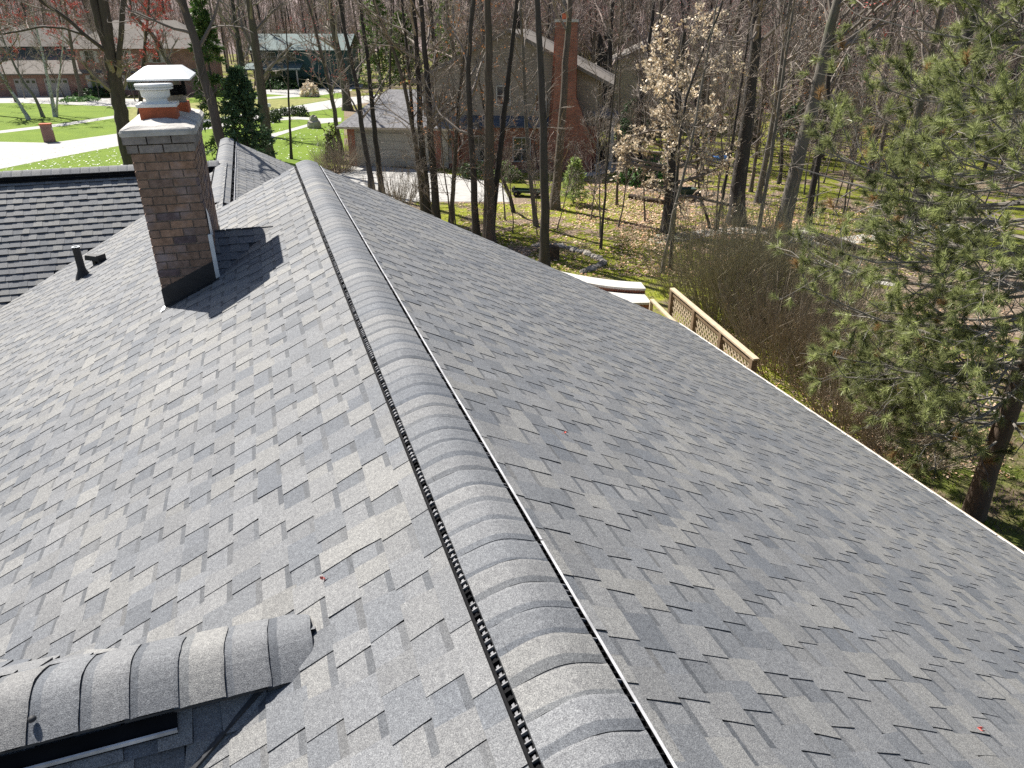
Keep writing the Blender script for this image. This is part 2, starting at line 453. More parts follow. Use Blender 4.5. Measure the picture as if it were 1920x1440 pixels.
M_POST = plain('shaded_brown_post_wood', (0.19, 0.135, 0.085), 0.85, 0.2, 0.25, 6, bumps=0.3)  # railing wood darkened to paint in the posts' shade side
M_LATT = plain('pale_lattice_wood', (0.47, 0.38, 0.27), 0.85, 0.2, 0.15, 6)
M_LOGW = plain('rotten_log', (0.07, 0.055, 0.045), 0.95, 0.1, 0.4, 5, bumps=0.5)
M_BLUE = plain('blue_tarp', (0.05, 0.22, 0.55), 0.5, 0.4, 0.1, 4)
M_GREENP = plain('dark_green_paint', (0.010, 0.038, 0.028), 0.4, 0.5, 0.2, 6)
M_RUBBER = plain('black_rubber', (0.018, 0.018, 0.018), 0.8, 0.3, 0.2, 6)
M_WHITEP = plain('white_glaze', (0.7, 0.69, 0.66), 0.5, 0.4, 0.1, 5)
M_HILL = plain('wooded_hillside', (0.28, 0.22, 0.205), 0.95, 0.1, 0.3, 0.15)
M_PETAL = plain('white_petal', (0.8, 0.79, 0.75), 0.7, 0.2, 0.05, 5)

# ------------------------------------------------------------------ house: the roof below the drone
TH = radians(18.9)
XR, ZR = 0.645, H - 1.75        # main ridge
SL, SR = 0.47, 0.513            # pitches of the two main slopes
YE = 11.42                      # far gable end
house = empty('brick_house', (0, 0, 0), TH)
tag(house, 'house with grey shingle roof, long vented ridge and tall brick chimney', 'house')
rngS = np.random.default_rng(11)
EXPO = 0.143

def zl(x): return ZR - SL * (XR - x)
def zrr(x): return ZR - SR * (x - XR)

PAL = np.array([[0.205, 0.198, 0.186], [0.185, 0.181, 0.176], [0.169, 0.168, 0.168], [0.149, 0.151, 0.155], [0.129, 0.133, 0.140]])
def palette(rng, n, p):
    c = PAL[rng.choice(5, n, p=p)]
    return c * np.array([0.97, 1.0, 1.055]) * rng.normal(1.0, 0.05, (n, 1)).clip(0.85, 1.15)

def shingles(mb, O, U, D, Nn, u0, u1, rows, rng, keep=None, thick=0.0038, w=(0.10, 0.185), lift=0.0045):
    O = np.array(O, float); U = nrm(np.array(U, float)); D = nrm(np.array(D, float)); Nn = nrm(np.array(Nn, float))
    a, b_, d1, tb = [], [], [], []
    for r in range(rows):
        u = u0 - rng.uniform(0, 0.3); t = rng.random() < 0.5
        while u < u1:
            ww = rng.uniform(*w) * (1.0 if t else 0.9)
            a.append(max(u, u0)); b_.append(min(u + ww, u1)); d1.append((r + 1) * EXPO); tb.append(t)
            u += ww; t = (not t) if rng.random() > 0.05 else t
    a = np.array(a); b_ = np.array(b_); d1 = np.array(d1); tb = np.array(tb)
    ok = b_ - a > 0.01
    if keep is not None: ok &= keep((a + b_) / 2, d1 - EXPO / 2)
    a, b_, d1, tb = a[ok], b_[ok], d1[ok], tb[ok]
    n = len(a)
    d1 = d1 + rng.normal(0, 0.0015, n)
    def pt(u, d, h):
        h = h - np.mod(0, 1)
        return O + u[:, None] * U + d[:, None] * D + h[:, None] * Nn
    # base layer
    hb = lift + rng.normal(0, 0.0006, n); ht = np.full(n, 0.0008)
    dt = d1 - EXPO - 0.02
    colr = palette(rng, n, [0.10, 0.24, 0.30, 0.24, 0.12])
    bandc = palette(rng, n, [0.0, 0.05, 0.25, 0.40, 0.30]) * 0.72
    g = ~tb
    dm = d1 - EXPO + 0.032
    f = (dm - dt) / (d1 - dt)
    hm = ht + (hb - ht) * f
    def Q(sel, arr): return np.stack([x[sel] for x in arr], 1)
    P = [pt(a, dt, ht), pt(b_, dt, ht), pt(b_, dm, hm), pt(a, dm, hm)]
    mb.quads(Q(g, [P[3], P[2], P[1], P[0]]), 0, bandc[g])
    P = [pt(a, dm, hm), pt(b_, dm, hm), pt(b_, d1, hb), pt(a, d1, hb)]
    mb.quads(Q(g, [P[3], P[2], P[1], P[0]]), 0, colr[g])
    z = np.full(n, -0.002)
    P = [pt(a, d1, z), pt(b_, d1, z), pt(b_, d1, hb), pt(a, d1, hb)]
    mb.quads(Q(g, P), 1)
    # raised tabs, slightly flared towards their lower edge
    sk = rng.normal(0.004, 0.003, n)
    htb = hb + thick + rng.normal(0, 0.0008, n); htt = ht + 0.003
    colt = palette(rng, n, [0.26, 0.30, 0.24, 0.14, 0.06])
    A0, B0, A1, B1 = pt(a + sk, dt, htt), pt(b_ - sk, dt, htt), pt(b_ + sk, d1, htb), pt(a - sk, d1, htb)
    mb.quads(Q(tb, [B1, A1, B0, A0]), 0, colt[tb])
    L0, L1, L2, L3 = pt(a - sk, d1, z), pt(b_ + sk, d1, z), pt(a + sk, dt, z), pt(b_ - sk, dt, z)
    mb.quads(Q(tb, [L0, L1, A1, B1]), 1)
    mb.quads(Q(tb, [L2, L0, B1, A0]), 1)
    mb.quads(Q(tb, [L1, L3, B0, A1]), 1)

def slope_part(name, O, U, D, u0, u1, rows, keep=None, deck=True, seed=0, label=None, **kw):
    U = nrm(np.array(U, float)); D = nrm(np.array(D, float)); Nn = np.cross(U, D)
    if Nn[2] < 0: Nn = -Nn
    mb = MB()
    shingles(mb, O, U, D, Nn, u0, u1, rows, np.random.default_rng(seed), keep, **kw)
    if deck is not None:
        O = np.array(O, float)
        polys = deck if isinstance(deck, list) else [[(u0, 0.0), (u1, 0.0), (u1, rows * EXPO), (u0, rows * EXPO)]]
        for pl in polys:
            V = [O + U * u + D * d - Nn * 0.006 for u, d in pl] + [O + U * u + D * d - Nn * 0.10 for u, d in pl]
            k = len(pl)
            mb.add(V, Q=[[i, (i + 1) % k, k + (i + 1) % k, k + i] for i in range(k)], T=[[0, i, i + 1] for i in range(1, k - 1)] + [[k, k + i + 1, k + i] for i in range(1, k - 1)], mat=1)
    o = mb.build(name, [M_SH, M_EDGE], house)
    if label: o['label'] = label
    return o

nL = nrm(np.array([-1, 0, -SL])); nR = nrm(np.array([1, 0, -SR]))
YS = -4.0
Y3 = 19.6                         # far end of the lower wing
X3 = -0.70; Z3 = zl(X3)           # ridge of the lower wing, lying in the plane of the main slope
d3 = (XR - X3) * math.hypot(1, SL)
YV, SV = 15.65, 0.73              # ridge of the side wing and the pitch of its front
rowsL = 64
dL = rowsL * EXPO
def keepL(u, d):
    x = XR - d / math.hypot(1, SL)
    yv = YV - (X3 - x) * SL / SV + 0.05
    ok = np.where(u > YE, d > d3 - 0.03, True) & np.where(x < X3, u < yv, u < Y3)
    # stay out of the chimney
    ok &= ~((x > -1.13) & (x < -0.63) & (u > 7.85) & (u < 9.45))
    return ok
yend = YV - (X3 - (XR - dL / math.hypot(1, SL))) * SL / SV
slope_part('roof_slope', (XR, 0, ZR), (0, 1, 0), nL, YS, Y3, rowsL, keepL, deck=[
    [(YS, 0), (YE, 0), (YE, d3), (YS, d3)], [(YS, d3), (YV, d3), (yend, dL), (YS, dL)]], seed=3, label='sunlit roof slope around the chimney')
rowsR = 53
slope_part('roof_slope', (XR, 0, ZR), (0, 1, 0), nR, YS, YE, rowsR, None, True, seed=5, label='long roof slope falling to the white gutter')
# lower wing beyond the gable (ridge parallel to the main one)
n3 = nrm(np.array([1, 0, -0.5]))
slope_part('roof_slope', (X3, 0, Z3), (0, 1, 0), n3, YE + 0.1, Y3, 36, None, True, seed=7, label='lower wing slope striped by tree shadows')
# side wing, front and back
nF = nrm(np.array([0, -1, -SV])); nB = nrm(np.array([0, 1, -SV]))
def keepF(u, d):
    y = YV - d / math.hypot(1, SV)
    xv = X3 - (YV - y) * SV / SL
    return u < xv + 0.07
rF = 36
slope_part('roof_slope', (0, YV, Z3), (1, 0, 0), nF, -13.0, X3, rF, keepF, [
    [(-13, 0), (X3, 0), (X3 - rF * EXPO / math.hypot(1, SV) * SV / SL, rF * EXPO), (-13, rF * EXPO)]], seed=9, label='darker side wing slope with bold course lines', lift=0.017, thick=0.0045)  # courses raised beyond real thickness; dark edges include their cast shadow
slope_part('roof_slope', (0, YV, Z3), (1, 0, 0), nB, -13.0, X3, rF, None, True, seed=13)
# small cross gable near the camera
YD, XD, ZD, SD = 2.17, -0.06, 0.0, 0.70
ZD = zl(XD) + 0.01
def keepD(sgn):
    def k(u, d):
        dy = d / math.hypot(1, SD)
        xv = XD - dy * SD / SL
        return u < xv + 0.05
    return k
for sgn, sd in ((-1, 21), (1, 23)):
    nn = nrm(np.array([0, sgn, -SD]))
    dd = 24 * EXPO
    xv = XD - dd / math.hypot(1, SD) * SD / SL
    slope_part('roof_slope', (0, YD, ZD), (1, 0, 0), nn, -7.0, XD, 24, keepD(sgn), [[(-7, 0), (XD, 0), (xv, dd), (-7, dd)]], seed=sd, lift=0.007, thick=0.009, label='shaded near slope of the small cross gable' if sgn < 0 else None)

# ridge caps and vents, built in a ridge frame: t along the ridge, x across, then placed
def ridge_cap(t0, t1, sa, sb, M, expo=0.126, hw=0.158, r=0.085, lift=0.019, seed=0, reverse=False, thick=0.0065, sink=0.0, sink_len=0.6):
    rng = np.random.default_rng(seed)
    mb = MB()
    xs = np.concatenate([np.linspace(-hw, -0.05, 5), np.linspace(-0.03, 0.03, 5), np.linspace(0.05, hw, 5)])
    def prof(x):
        s = np.where(x < 0, sa, sb)
        return lift - s * (np.sqrt(x * x + r * r) - r)
    k = int((t1 - t0) / expo)
    for i in range(k):
        a = t0 + i * expo; b = a + expo + 0.004
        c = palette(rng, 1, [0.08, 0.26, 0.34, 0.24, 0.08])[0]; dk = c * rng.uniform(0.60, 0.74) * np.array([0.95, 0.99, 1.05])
        jw = rng.normal(0, 0.003); dz = rng.normal(0, 0.0012)
        bw = rng.uniform(0.026, 0.042)
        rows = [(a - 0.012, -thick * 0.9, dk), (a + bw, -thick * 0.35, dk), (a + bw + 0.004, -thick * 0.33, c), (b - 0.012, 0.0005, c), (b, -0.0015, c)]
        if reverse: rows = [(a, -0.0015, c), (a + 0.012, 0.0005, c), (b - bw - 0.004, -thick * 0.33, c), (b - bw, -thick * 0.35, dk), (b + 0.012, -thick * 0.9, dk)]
        V, C = [], []
        wav = np.cumsum(rng.normal(0, 0.0006, len(xs)))
        for (t, hz, cc) in rows:
            hz = hz - sink * max(0.0, 1 - (t - t0) / sink_len)
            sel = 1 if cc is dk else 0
            for q, x in enumerate(xs):
                V.append((x * (1 + jw), t + wav[q] * 2 * (1 if abs(x) < hw * 0.98 else 0), prof(np.array(x)) + hz + dz)); C.append(cc)
        n = len(xs); Q = []
        for rr in range(len(rows) - 1):
            for q in range(n - 1):
                Q.append([rr * n + q, rr * n + q + 1, (rr + 1) * n + q + 1, (rr + 1) * n + q])
        mb.add(V, Q=Q, mat=0, col=np.array(C))
        # butt end, side edges
        e = len(rows) - 1 if not reverse else 0
        te = rows[e][0]; sk_ = sink * max(0.0, 1 - (te - t0) / sink_len)
        E = []
        for q in range(n - 1):
            x0, x1 = xs[q] * (1 + jw), xs[q + 1] * (1 + jw)
            z0, z1 = prof(xs[q]) + rows[e][1] + dz - sk_, prof(xs[q + 1]) + rows[e][1] + dz - sk_
            E.append([(x0, te, z0 - thick), (x1, te, z1 - thick), (x1, te, z1), (x0, te, z0)])
        for x in (xs[0], xs[-1]):
            z = prof(np.array(x)) + dz - sk_
            E.append([(x * (1 + jw), rows[0][0], z - 0.014), (x * (1 + jw), rows[-1][0], z - 0.014), (x * (1 + jw), rows[-1][0], z - 0.0), (x * (1 + jw), rows[0][0], z - 0.008)])
        mb.quads(np.array(E, float), 1)
    return mb.build('ridge_cap', [M_SH, M_EDGE], house, smooth=False, M=M)

def ridge_vent(t0, t1, s, side, M, hw=0.158, lift=0.034, r=0.055, pale=False, pitch=0.030, rim=0.006, fins=0.32, gap=0.027, zoff=0.0, lip=0.029):
    """black vent strip along one edge of the cap: floor, outer baffle lip, louvre fins"""
    mb = MB()
    def dz(x): return zoff - s * (abs(x) - 0.0)
    x0, x1, x2 = hw - 0.02, hw + gap, hw + gap + 0.006
    sg = side
    def row(xa, za, xb, zb, m, ta=t0, tb=t1):
        mb.quads([[(sg * xa, ta, za), (sg * xb, ta, zb), (sg * xb, tb, zb), (sg * xa, tb, za)]], m)
    row(x0, dz(x0) + 0.010, x2 + 0.003, dz(x2 + 0.003) + 0.009, 0)
    row(hw - 0.03, dz(hw - .03) + 0.009, hw - 0.03, dz(hw - .03) + 0.045, 0)
    # lip in sections so that joints show
    seg = 1.22
    t = t0
    while t < t1:
        e = min(t + seg - 0.004, t1)
        jz = 0.0015 * ((int(t / seg) % 2) * 2 - 1)
        za = dz(x1) + 0.008; zt = dz(x1) + lip + jz
        V = [(sg * x1, t, za), (sg * (x2 + rim), t, za - 0.006), (sg * (x2 + rim), t, zt - 0.003), (sg * x1, t, zt),
             (sg * x1, e, za), (sg * (x2 + rim), e, za - 0.006), (sg * (x2 + rim), e, zt - 0.003), (sg * x1, e, zt)]
        mb.add(V, Q=[[0, 1, 2, 3], [7, 6, 5, 4], [0, 4, 5, 1], [3, 7, 4, 0]], mat=0)
        mb.add(V, Q=[[2, 6, 7, 3], [1, 5, 6, 2]], mat=2 if pale else 0)  # glint painted on the top and outer faces of the lip
        t += seg
    # louvre fins
    ts = np.arange(t0 + 0.01, t1 - 0.01, pitch) if fins > 0 else []
    rng = np.random.default_rng(int(abs(t1) * 10) + side)
    for q, tt in enumerate(ts):
        h = rng.uniform(0.010, 0.016)
        a, b = hw - 0.012, x1
        w = 0.0035
        V = [(sg * a, tt, dz(a) + 0.010), (sg * b, tt, dz(b) + 0.010), (sg * b, tt, dz(b) + 0.010 + h), (sg * a, tt, dz(a) + 0.012 + h),
             (sg * a, tt + w, dz(a) + 0.010), (sg * b, tt + w, dz(b) + 0.010), (sg * b, tt + w, dz(b) + 0.010 + h), (sg * a, tt + w, dz(a) + 0.012 + h)]
        m = 1 if rng.random() < fins else 0
        mb.add(V, Q=[[0, 1, 2, 3], [7, 6, 5, 4], [3, 2, 6, 7]], mat=m)
        # inner ledge of each louvre
        mm = hw + 0.003
        mb.quads([[(sg * mm, tt + w, dz(mm) + 0.012 + h * 0.7), (sg * (mm + 0.008), tt + w, dz(mm + 0.008) + 0.010 + h * 0.6), (sg * (mm + 0.008), tt + pitch * 0.55, dz(mm + 0.008) + 0.010 + h * 0.6), (sg * mm, tt + pitch * 0.55, dz(mm) + 0.012 + h * 0.7)]], m)
    o = mb.build('ridge_vent', [M_BLACK, M_LOUVRE, M_LIP], house, M=M)
    return o

Mmain = Matrix.Translation((XR, 0, ZR))
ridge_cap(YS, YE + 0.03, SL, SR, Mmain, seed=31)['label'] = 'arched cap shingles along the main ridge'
ridge_vent(YS, YE - 0.08, SL, -1, Mmain, gap=0.017, rim=0.002, fins=0.75, lip=0.020)
ridge_vent(YS, YE - 0.08, SR, 1, Mmain, pale=True, gap=0.034, rim=0.005, fins=0.3)
M3 = Matrix.Translation((X3, 0, Z3))
ridge_cap(YE + 0.5, Y3 + 0.03, SL, 0.5, M3, seed=33)
ridge_vent(YE + 0.5, Y3 - 0.1, SL, -1, M3)
ridge_vent(YE + 0.3, Y3 - 0.1, 0.5, 1, M3, pale=True, gap=0.044, rim=0.003)
# along -x ridges: local t axis = -x, local x axis = +y
Mx = lambda x, y, z: Matrix.Translation((x, y, z)) @ Matrix(((0, -1, 0, 0), (1, 0, 0, 0), (0, 0, 1, 0), (0, 0, 0, 1)))
Mw = Mx(0, YV, Z3)
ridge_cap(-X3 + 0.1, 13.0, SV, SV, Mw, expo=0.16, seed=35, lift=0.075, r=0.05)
ridge_vent(-X3 + 0.2, 13.0, SV, -1, Mw, lift=0.075, fins=0, zoff=0.016)
ridge_vent(-X3 + 0.2, 13.0, SV, 1, Mw, lift=0.075, fins=0, zoff=0.016)
Md = Mx(XD, YD, ZD)
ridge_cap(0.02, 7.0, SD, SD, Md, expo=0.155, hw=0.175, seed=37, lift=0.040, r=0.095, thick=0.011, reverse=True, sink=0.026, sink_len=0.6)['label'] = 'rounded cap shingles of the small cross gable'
ridge_vent(0.50, 7.0, SD, -1, Md, hw=0.172, pale=True, fins=0, rim=0.0, gap=0.03, zoff=0.014, lip=0.024)
vs = MB()
va, vb = 0.10, 0.62
A_ = np.array([XD - va * SD / SL, YD - va, ZD - va * SD + 0.014]); B_ = np.array([XD - vb * SD / SL, YD - vb, ZD - vb * SD + 0.014])
vs.bar(A_, B_, 0.016, 0.012, up=(0, 0, 1))
vs.build('valley_seam', [M_EDGE], house)
for t, xx in ((0.93, -0.118), (1.13, -0.125)):
    nb = MB()
    zz = 0.062 - SD * (math.hypot(xx, 0.07) - 0.07)
    nb.lathe([(0.0, 0.010), (0.008, 0.009), (0.012, 0.004), (0.013, -0.004)], 12, o=(xx, t, zz))
    nb.build('nail_head', [M_DKMETAL], house, M=Md, smooth=True)

# gutter on the long eave
XE = XR + rowsR * EXPO / math.hypot(1, SR)
ZE = zrr(XE)
gm = MB()
gm.box((XE - 0.03, YS, ZE - 0.14), (XE - 0.005, YE, ZE - 0.012))
gm.prism([(XE - 0.004, ZE - 0.13), (XE + 0.045, ZE - 0.13), (XE + 0.068, ZE - 0.03), (XE + 0.060, ZE - 0.03), (XE + 0.04, ZE - 0.12), (XE - 0.004, ZE - 0.12)], YS, YE)
gut = gm.build('gutter', [M_TAN], house)
y = YS; gg = MB()
while y < YE:
    e = min(y + 1.18, YE)
    gg.prism([(XE - 0.02, ZE - 0.012), (XE + 0.05, ZE - 0.020), (XE + 0.05, ZE - 0.015), (XE - 0.02, ZE - 0.006)], y, e)
    y += 1.20
gg.build('gutter_guard', [M_GUTTER], gut)
lp = MB(); lp.box((XE + 0.056, YS, ZE - 0.03), (XE + 0.074, YE, ZE - 0.020)); lp.build('gutter_lip', [M_TAN], gut)
# walls below the roofs
wm = MB()
wm.prism([(-7.6, 0), (XE - 0.45, 0), (XE - 0.45, zrr(XE - 0.45) - 0.12), (XR, ZR - 0.12), (-7.6, zl(-7.6) - 0.12)], YS, YE - 0.25)
wm.box((-12.6, 12.2, 0), (X3, Y3 - 0.3, 2.6))
wm.prism([(X3, 0), (3.8, 0), (3.8, Z3 - 0.5 * 4.5 - 0.13), (X3, Z3 - 0.13)], YE - 0.2, Y3 - 0.25)
wm.build('wall', [M_NBRICK], house)
# white rake boards at the far gable
rb = MB()
rb.bar((XR, YE + 0.015, ZR - 0.11), (XE, YE + 0.015, ZE - 0.11), 0.03, 0.18, up=(0, 0, 1))
rb.build('rake_board', [M_TAN], house)

# ------------------------------------------------------------------ chimney
CX0, CX1, CY0, CY1 = -1.155, -0.605, 7.79, 9.50
ZC = H - 0.895                       # underside of the cement crown
rngB = np.random.default_rng(5)
cm = MB()
g = 0.012
cm.box((CX0 + g, CY0 + g, 4.6), (CX1 - g, CY1 - g, ZC), 1)
RH = 0.0815; BW = 0.215; MJ = 0.012
def brickcol():
    p = rngB.random()
    if p < 0.55: c = np.array([0.235, 0.155, 0.113])
    elif p < 0.8: c = np.array([0.19, 0.133, 0.108])
    elif p < 0.93: c = np.array([0.28, 0.175, 0.12])
    else: c = np.array([0.125, 0.092, 0.092])
    return c * rngB.uniform(0.95, 1.2)
def course(x0, x1, y0, y1, z0, z1, off, dark=1.0):
    J = lambda: rngB.normal(0, 0.0018)
    for (fx, a0, a1) in (('y0', x0, x1), ('y1', x0, x1), ('x0', y0, y1), ('x1', y0, y1)):
        u = a0 - off
        while u < a1 - 0.02:
            s = max(u, a0); e = min(u + BW - MJ, a1)
            if e - s > 0.03:
                c = brickcol() * dark if dark <= 1 else np.array([0.26, 0.232, 0.212]) * rngB.uniform(0.75, 1.15); d = 0.09; j = J(); zz = rngB.normal(0, 0.001)
                if fx == 'y0': lo, hi = (s, y0 + j, z0 + zz), (e, y0 + d, z1 + zz)
                elif fx == 'y1': lo, hi = (s, y1 - d, z0), (e, y1 + j, z1)
                elif fx == 'x0': lo, hi = (x0 + j, s + 0.004, z0 + zz + 0.0005), (x0 + d - 0.004, e - 0.004, z1 + zz + 0.0005)
                else: lo, hi = (x1 - d + 0.004, s + 0.004, z0 + zz + 0.0005), (x1 + j, e - 0.004, z1 + zz + 0.0005)
                cm.box(lo, hi, 0, c)
            u += BW
z = ZC; k = 0
while z > 4.72:
    out = 0.042 if k == 0 else (0.022 if k == 1 else 0.0)
    course(CX0 - out, CX1 + out, CY0 - out, CY1 + out, z - RH + MJ, z - (0.001 if k == 0 else 0.0), (k % 2) * BW / 2, 1.0 if k > 1 else 2.0)
    z -= RH; k += 1
chim = cm.build('chimney', [M_BRICKS, M_MORTAR], house)
cr = MB()
o = 0.056
x0, x1, y0, y1 = CX0 - o, CX1 + o, CY0 - o, CY1 + o
rings = [(0.0, ZC), (-0.003, ZC + 0.035), (0.006, ZC + 0.055), (0.022, ZC + 0.066), (0.08, ZC + 0.085), (0.16, ZC + 0.105), (0.262, ZC + 0.125)]
def rrect(x0, x1, y0, y1, r, n=5):
    P = []
    for cx, cy, a0 in ((x1 - r, y0 + r, -90), (x1 - r, y1 - r, 0), (x0 + r, y1 - r, 90), (x0 + r, y0 + r, 180)):
        for i in range(n):
            a = radians(a0 + 90 * i / (n - 1)); P.append((cx + r * cos(a), cy + r * sin(a)))
    return np.array(P)
V = []; n = 20
rg = np.random.default_rng(4)
for ins, zz in rings:
    p = rrect(x0 + ins, x1 - ins, y0 + ins, y1 - ins, 0.05)
    V += [(a + rg.normal(0, 0.003), b + rg.normal(0, 0.002), zz + rg.normal(0, 0.002)) for a, b in p]
Q = [[r * n + j, r * n + (j + 1) % n, (r + 1) * n + (j + 1) % n, (r + 1) * n + j] for r in range(len(rings) - 1) for j in range(n)]
e = (len(rings) - 1) * n
cr.add(V, Q=Q, T=[[e, e + j, e + j + 1] for j in range(1, n - 1)])
cr.build('chimney_crown', [M_CEMENT], chim)
ZT = ZC + 0.11
# front flue with white adapter and double rimmed cap
def flue(x0, x1, y0, y1, z0, z1):
    m = MB(); w = 0.02
    m.box((x0, y0, z0), (x1, y0 + w, z1)); m.box((x0, y1 - w, z0), (x1, y1, z1))
    m.box((x0, y0 + w, z0), (x0 + w, y1 - w, z1)); m.box((x1 - w, y0 + w, z0), (x1, y1 - w, z1))
    return m.build('flue_liner', [M_TERRA], chim)
flue(-1.045, -0.715, 8.12, 8.45, ZT - 0.05, H - 0.668)
ca = MB()
ca.box((-1.062, 8.10, H - 0.673), (-0.700, 8.465, H - 0.645))
fx, fy = -0.885, 8.285
b0 = H - 0.645
ca.lathe([(0.105, b0 - 0.002), (0.105, b0 + 0.012), (0.098, b0 + 0.014), (0.098, b0 + 0.040), (0.112, b0 + 0.046), (0.132, b0 + 0.062), (0.135, b0 + 0.115), (0.128, b0 + 0.12),
          (0.165, b0 + 0.125), (0.172, b0 + 0.130), (0.172, b0 + 0.140), (0.160, b0 + 0.144), (0.160, b0 + 0.148), (0.176, b0 + 0.152), (0.176, b0 + 0.170), (0.168, b0 + 0.179), (0.0, b0 + 0.181)], 36, o=(fx, fy, 0))
ca.build('flue_cap', [M_WMETAL], chim, smooth=False)
fl2 = flue(-0.985, -0.655, 8.92, 9.25, ZT - 0.05, H - 0.70)
co = MB()
co.lathe([(0.15, H - 0.71), (0.15, H - 0.62), (0.153, H - 0.615)], 28, o=(-0.82, 9.085, 0))
co.build('flue_collar', [M_STONE], chim, smooth=True)
co = MB()
co.lathe([(0.165, H - 0.625), (0.165, H - 0.545), (0.15, H - 0.54), (0.14, H - 0.60)], 28, o=(-0.82, 9.085, 0))
co.build('flue_band', [M_BLACK], chim, smooth=True)
# hipped white rain lid on four legs
LX0, LX1, LY0, LY1, LZ = -1.115, -0.545, 8.28, 9.38, H - 0.447
ld = MB()
tx0, tx1, ty0, ty1, tz = LX0 + 0.13, LX1 - 0.10, 8.66, 9.06, H - 0.335
ld.add([(LX0, LY0, LZ), (LX1, LY0, LZ), (LX1, LY1, LZ), (LX0, LY1, LZ), (LX0, LY0, LZ + 0.018), (LX1, LY0, LZ + 0.018), (LX1, LY1, LZ + 0.018), (LX0, LY1, LZ + 0.018),
        (tx0, ty0, tz), (tx1, ty0, tz), (tx1, ty1, tz), (tx0, ty1, tz)],
       Q=[[3, 2, 1, 0], [0, 1, 5, 4], [1, 2, 6, 5], [2, 3, 7, 6], [3, 0, 4, 7], [4, 5, 9, 8], [5, 6, 10, 9], [6, 7, 11, 10], [7, 4, 8, 11], [8, 9, 10, 11]])
ld.build('rain_lid', [M_WMETAL], chim)
for sx in (-0.15, 0.15):
    for sy in (-0.15, 0.15):
        lg = MB()
        lg.box((-0.82 + sx - 0.012, 9.085 + sy - 0.012 - 0.14 * (sy > 0), H - 0.63), (-0.82 + sx + 0.012, 9.085 + sy + 0.012 - 0.14 * (sy > 0), LZ - 0.002))
        lg.build('lid_leg', [M_BLACK], chim)
lg = MB(); lg.box((-0.85, 8.38, LZ + 0.03), (-0.844, 8.386, LZ + 0.06)); lg.build('lid_bolt', [M_BLACK], chim)
# flashing: dark apron round the foot, pale corner strip, little tab
fm = MB()
t = 0.006
def band(pts, off, h0, h1):
    pass
zf = lambda x: zl(x)
fm.add([(CX0 - t, CY0 - t, zf(CX0) + 0.2), (CX1 + t, CY0 - t, zf(CX1) + 0.2), (CX1 + t, CY0 - t, zf(CX1) - 0.02), (CX0 - t, CY0 - t, zf(CX0) - 0.02)], Q=[[3, 2, 1, 0]])
for xx, s in ((CX0 - t, 1), (CX1 + t, -1)):
    zz = zf(xx)
    q = [(xx, CY0 - t, zz + 0.18), (xx, CY1 + t, zz + 0.18), (xx, CY1 + t, zz - 0.02), (xx, CY0 - t, zz - 0.02)]
    fm.add(q, Q=[[0, 1, 2, 3]] if s > 0 else [[3, 2, 1, 0]])
fm.add([(CX0 - 0.03, CY0 - 0.09, zf(CX0 - 0.03) + 0.012), (CX1 + 0.02, CY0 - 0.09, zf(CX1 + .02) + 0.012), (CX1 + 0.02, CY0, zf(CX1 + .02) + 0.013), (CX0 - 0.03, CY0, zf(CX0 - .03) + 0.013)], Q=[[0, 1, 2, 3]])
fm.build('flashing', [M_DKMETAL], chim)
fm = MB()
fm.box((CX1 - 0.012, CY0 - 0.018, zf(CX1) + 0.0), (CX1 + 0.028, CY0 + 0.022, zf(CX1) + 0.47))
fm.build('corner_flashing', [M_GALV], chim)
fm = MB()
fm.add([(CX1 + 0.010, CY0 + 0.05, zf(CX1) + 0.46), (CX1 + 0.010, CY0 + 0.42, zf(CX1) + 0.36), (CX1 + 0.010, CY0 + 0.30, zf(CX1) + 0.62), (CX1 + 0.010, CY0 + 0.10, zf(CX1) + 0.72)], Q=[[0, 1, 2, 3]])
fm.build('step_flashing', [M_GALV], chim)
fm = MB()
fm.add([(CX0 - 0.05, CY0 - 0.10, zf(CX0 - .05) + 0.016), (CX0 + 0.0, CY0 - 0.10, zf(CX0) + 0.016), (CX0, CY0 + 0.0, zf(CX0) + 0.02), (CX0 - 0.02, CY0 + 0.0, zf(CX0) + 0.02)], Q=[[0, 1, 2, 3]])
fm.build('flashing_tab', [M_GALV], chim)
# cricket (little saddle roof) on the uphill side
ck = MB()
ra = np.array([CX1, 8.62, zl(CX1) + 0.30]); xe = CX1 + 0.30 / SL; re_ = np.array([xe, 8.62, zl(xe) + 0.005])
for sy in (-1, 1):
    fo = np.array([CX1, 8.62 + sy * 0.80, zl(CX1) + 0.0])
    U = nrm(re_ - ra); D = fo - ra; D = nrm(D - U * (D @ U)); Nn = np.cross(U, D); Nn = Nn if Nn[2] > 0 else -Nn
    L = np.linalg.norm(re_ - ra); dm = np.linalg.norm((fo - ra) - U * ((fo - ra) @ U)); uf = (fo - ra) @ U
    def kk(u, d, L=L, dm=dm, uf=uf):
        f = d / dm
        return (u > uf * f - 0.05) & (u < L + (uf - L) * f + 0.06)
    shingles(ck, ra, U, D, Nn, min(0, uf) - 0.05, L, int(dm / EXPO) + 1, np.random.default_rng(61 + sy), kk)
    ck.add([ra - Nn * .004, re_ - Nn * .004, fo - Nn * .004], T=[[0, 1, 2]], mat=1)
ck.build('cricket', [M_SH, M_EDGE], house)
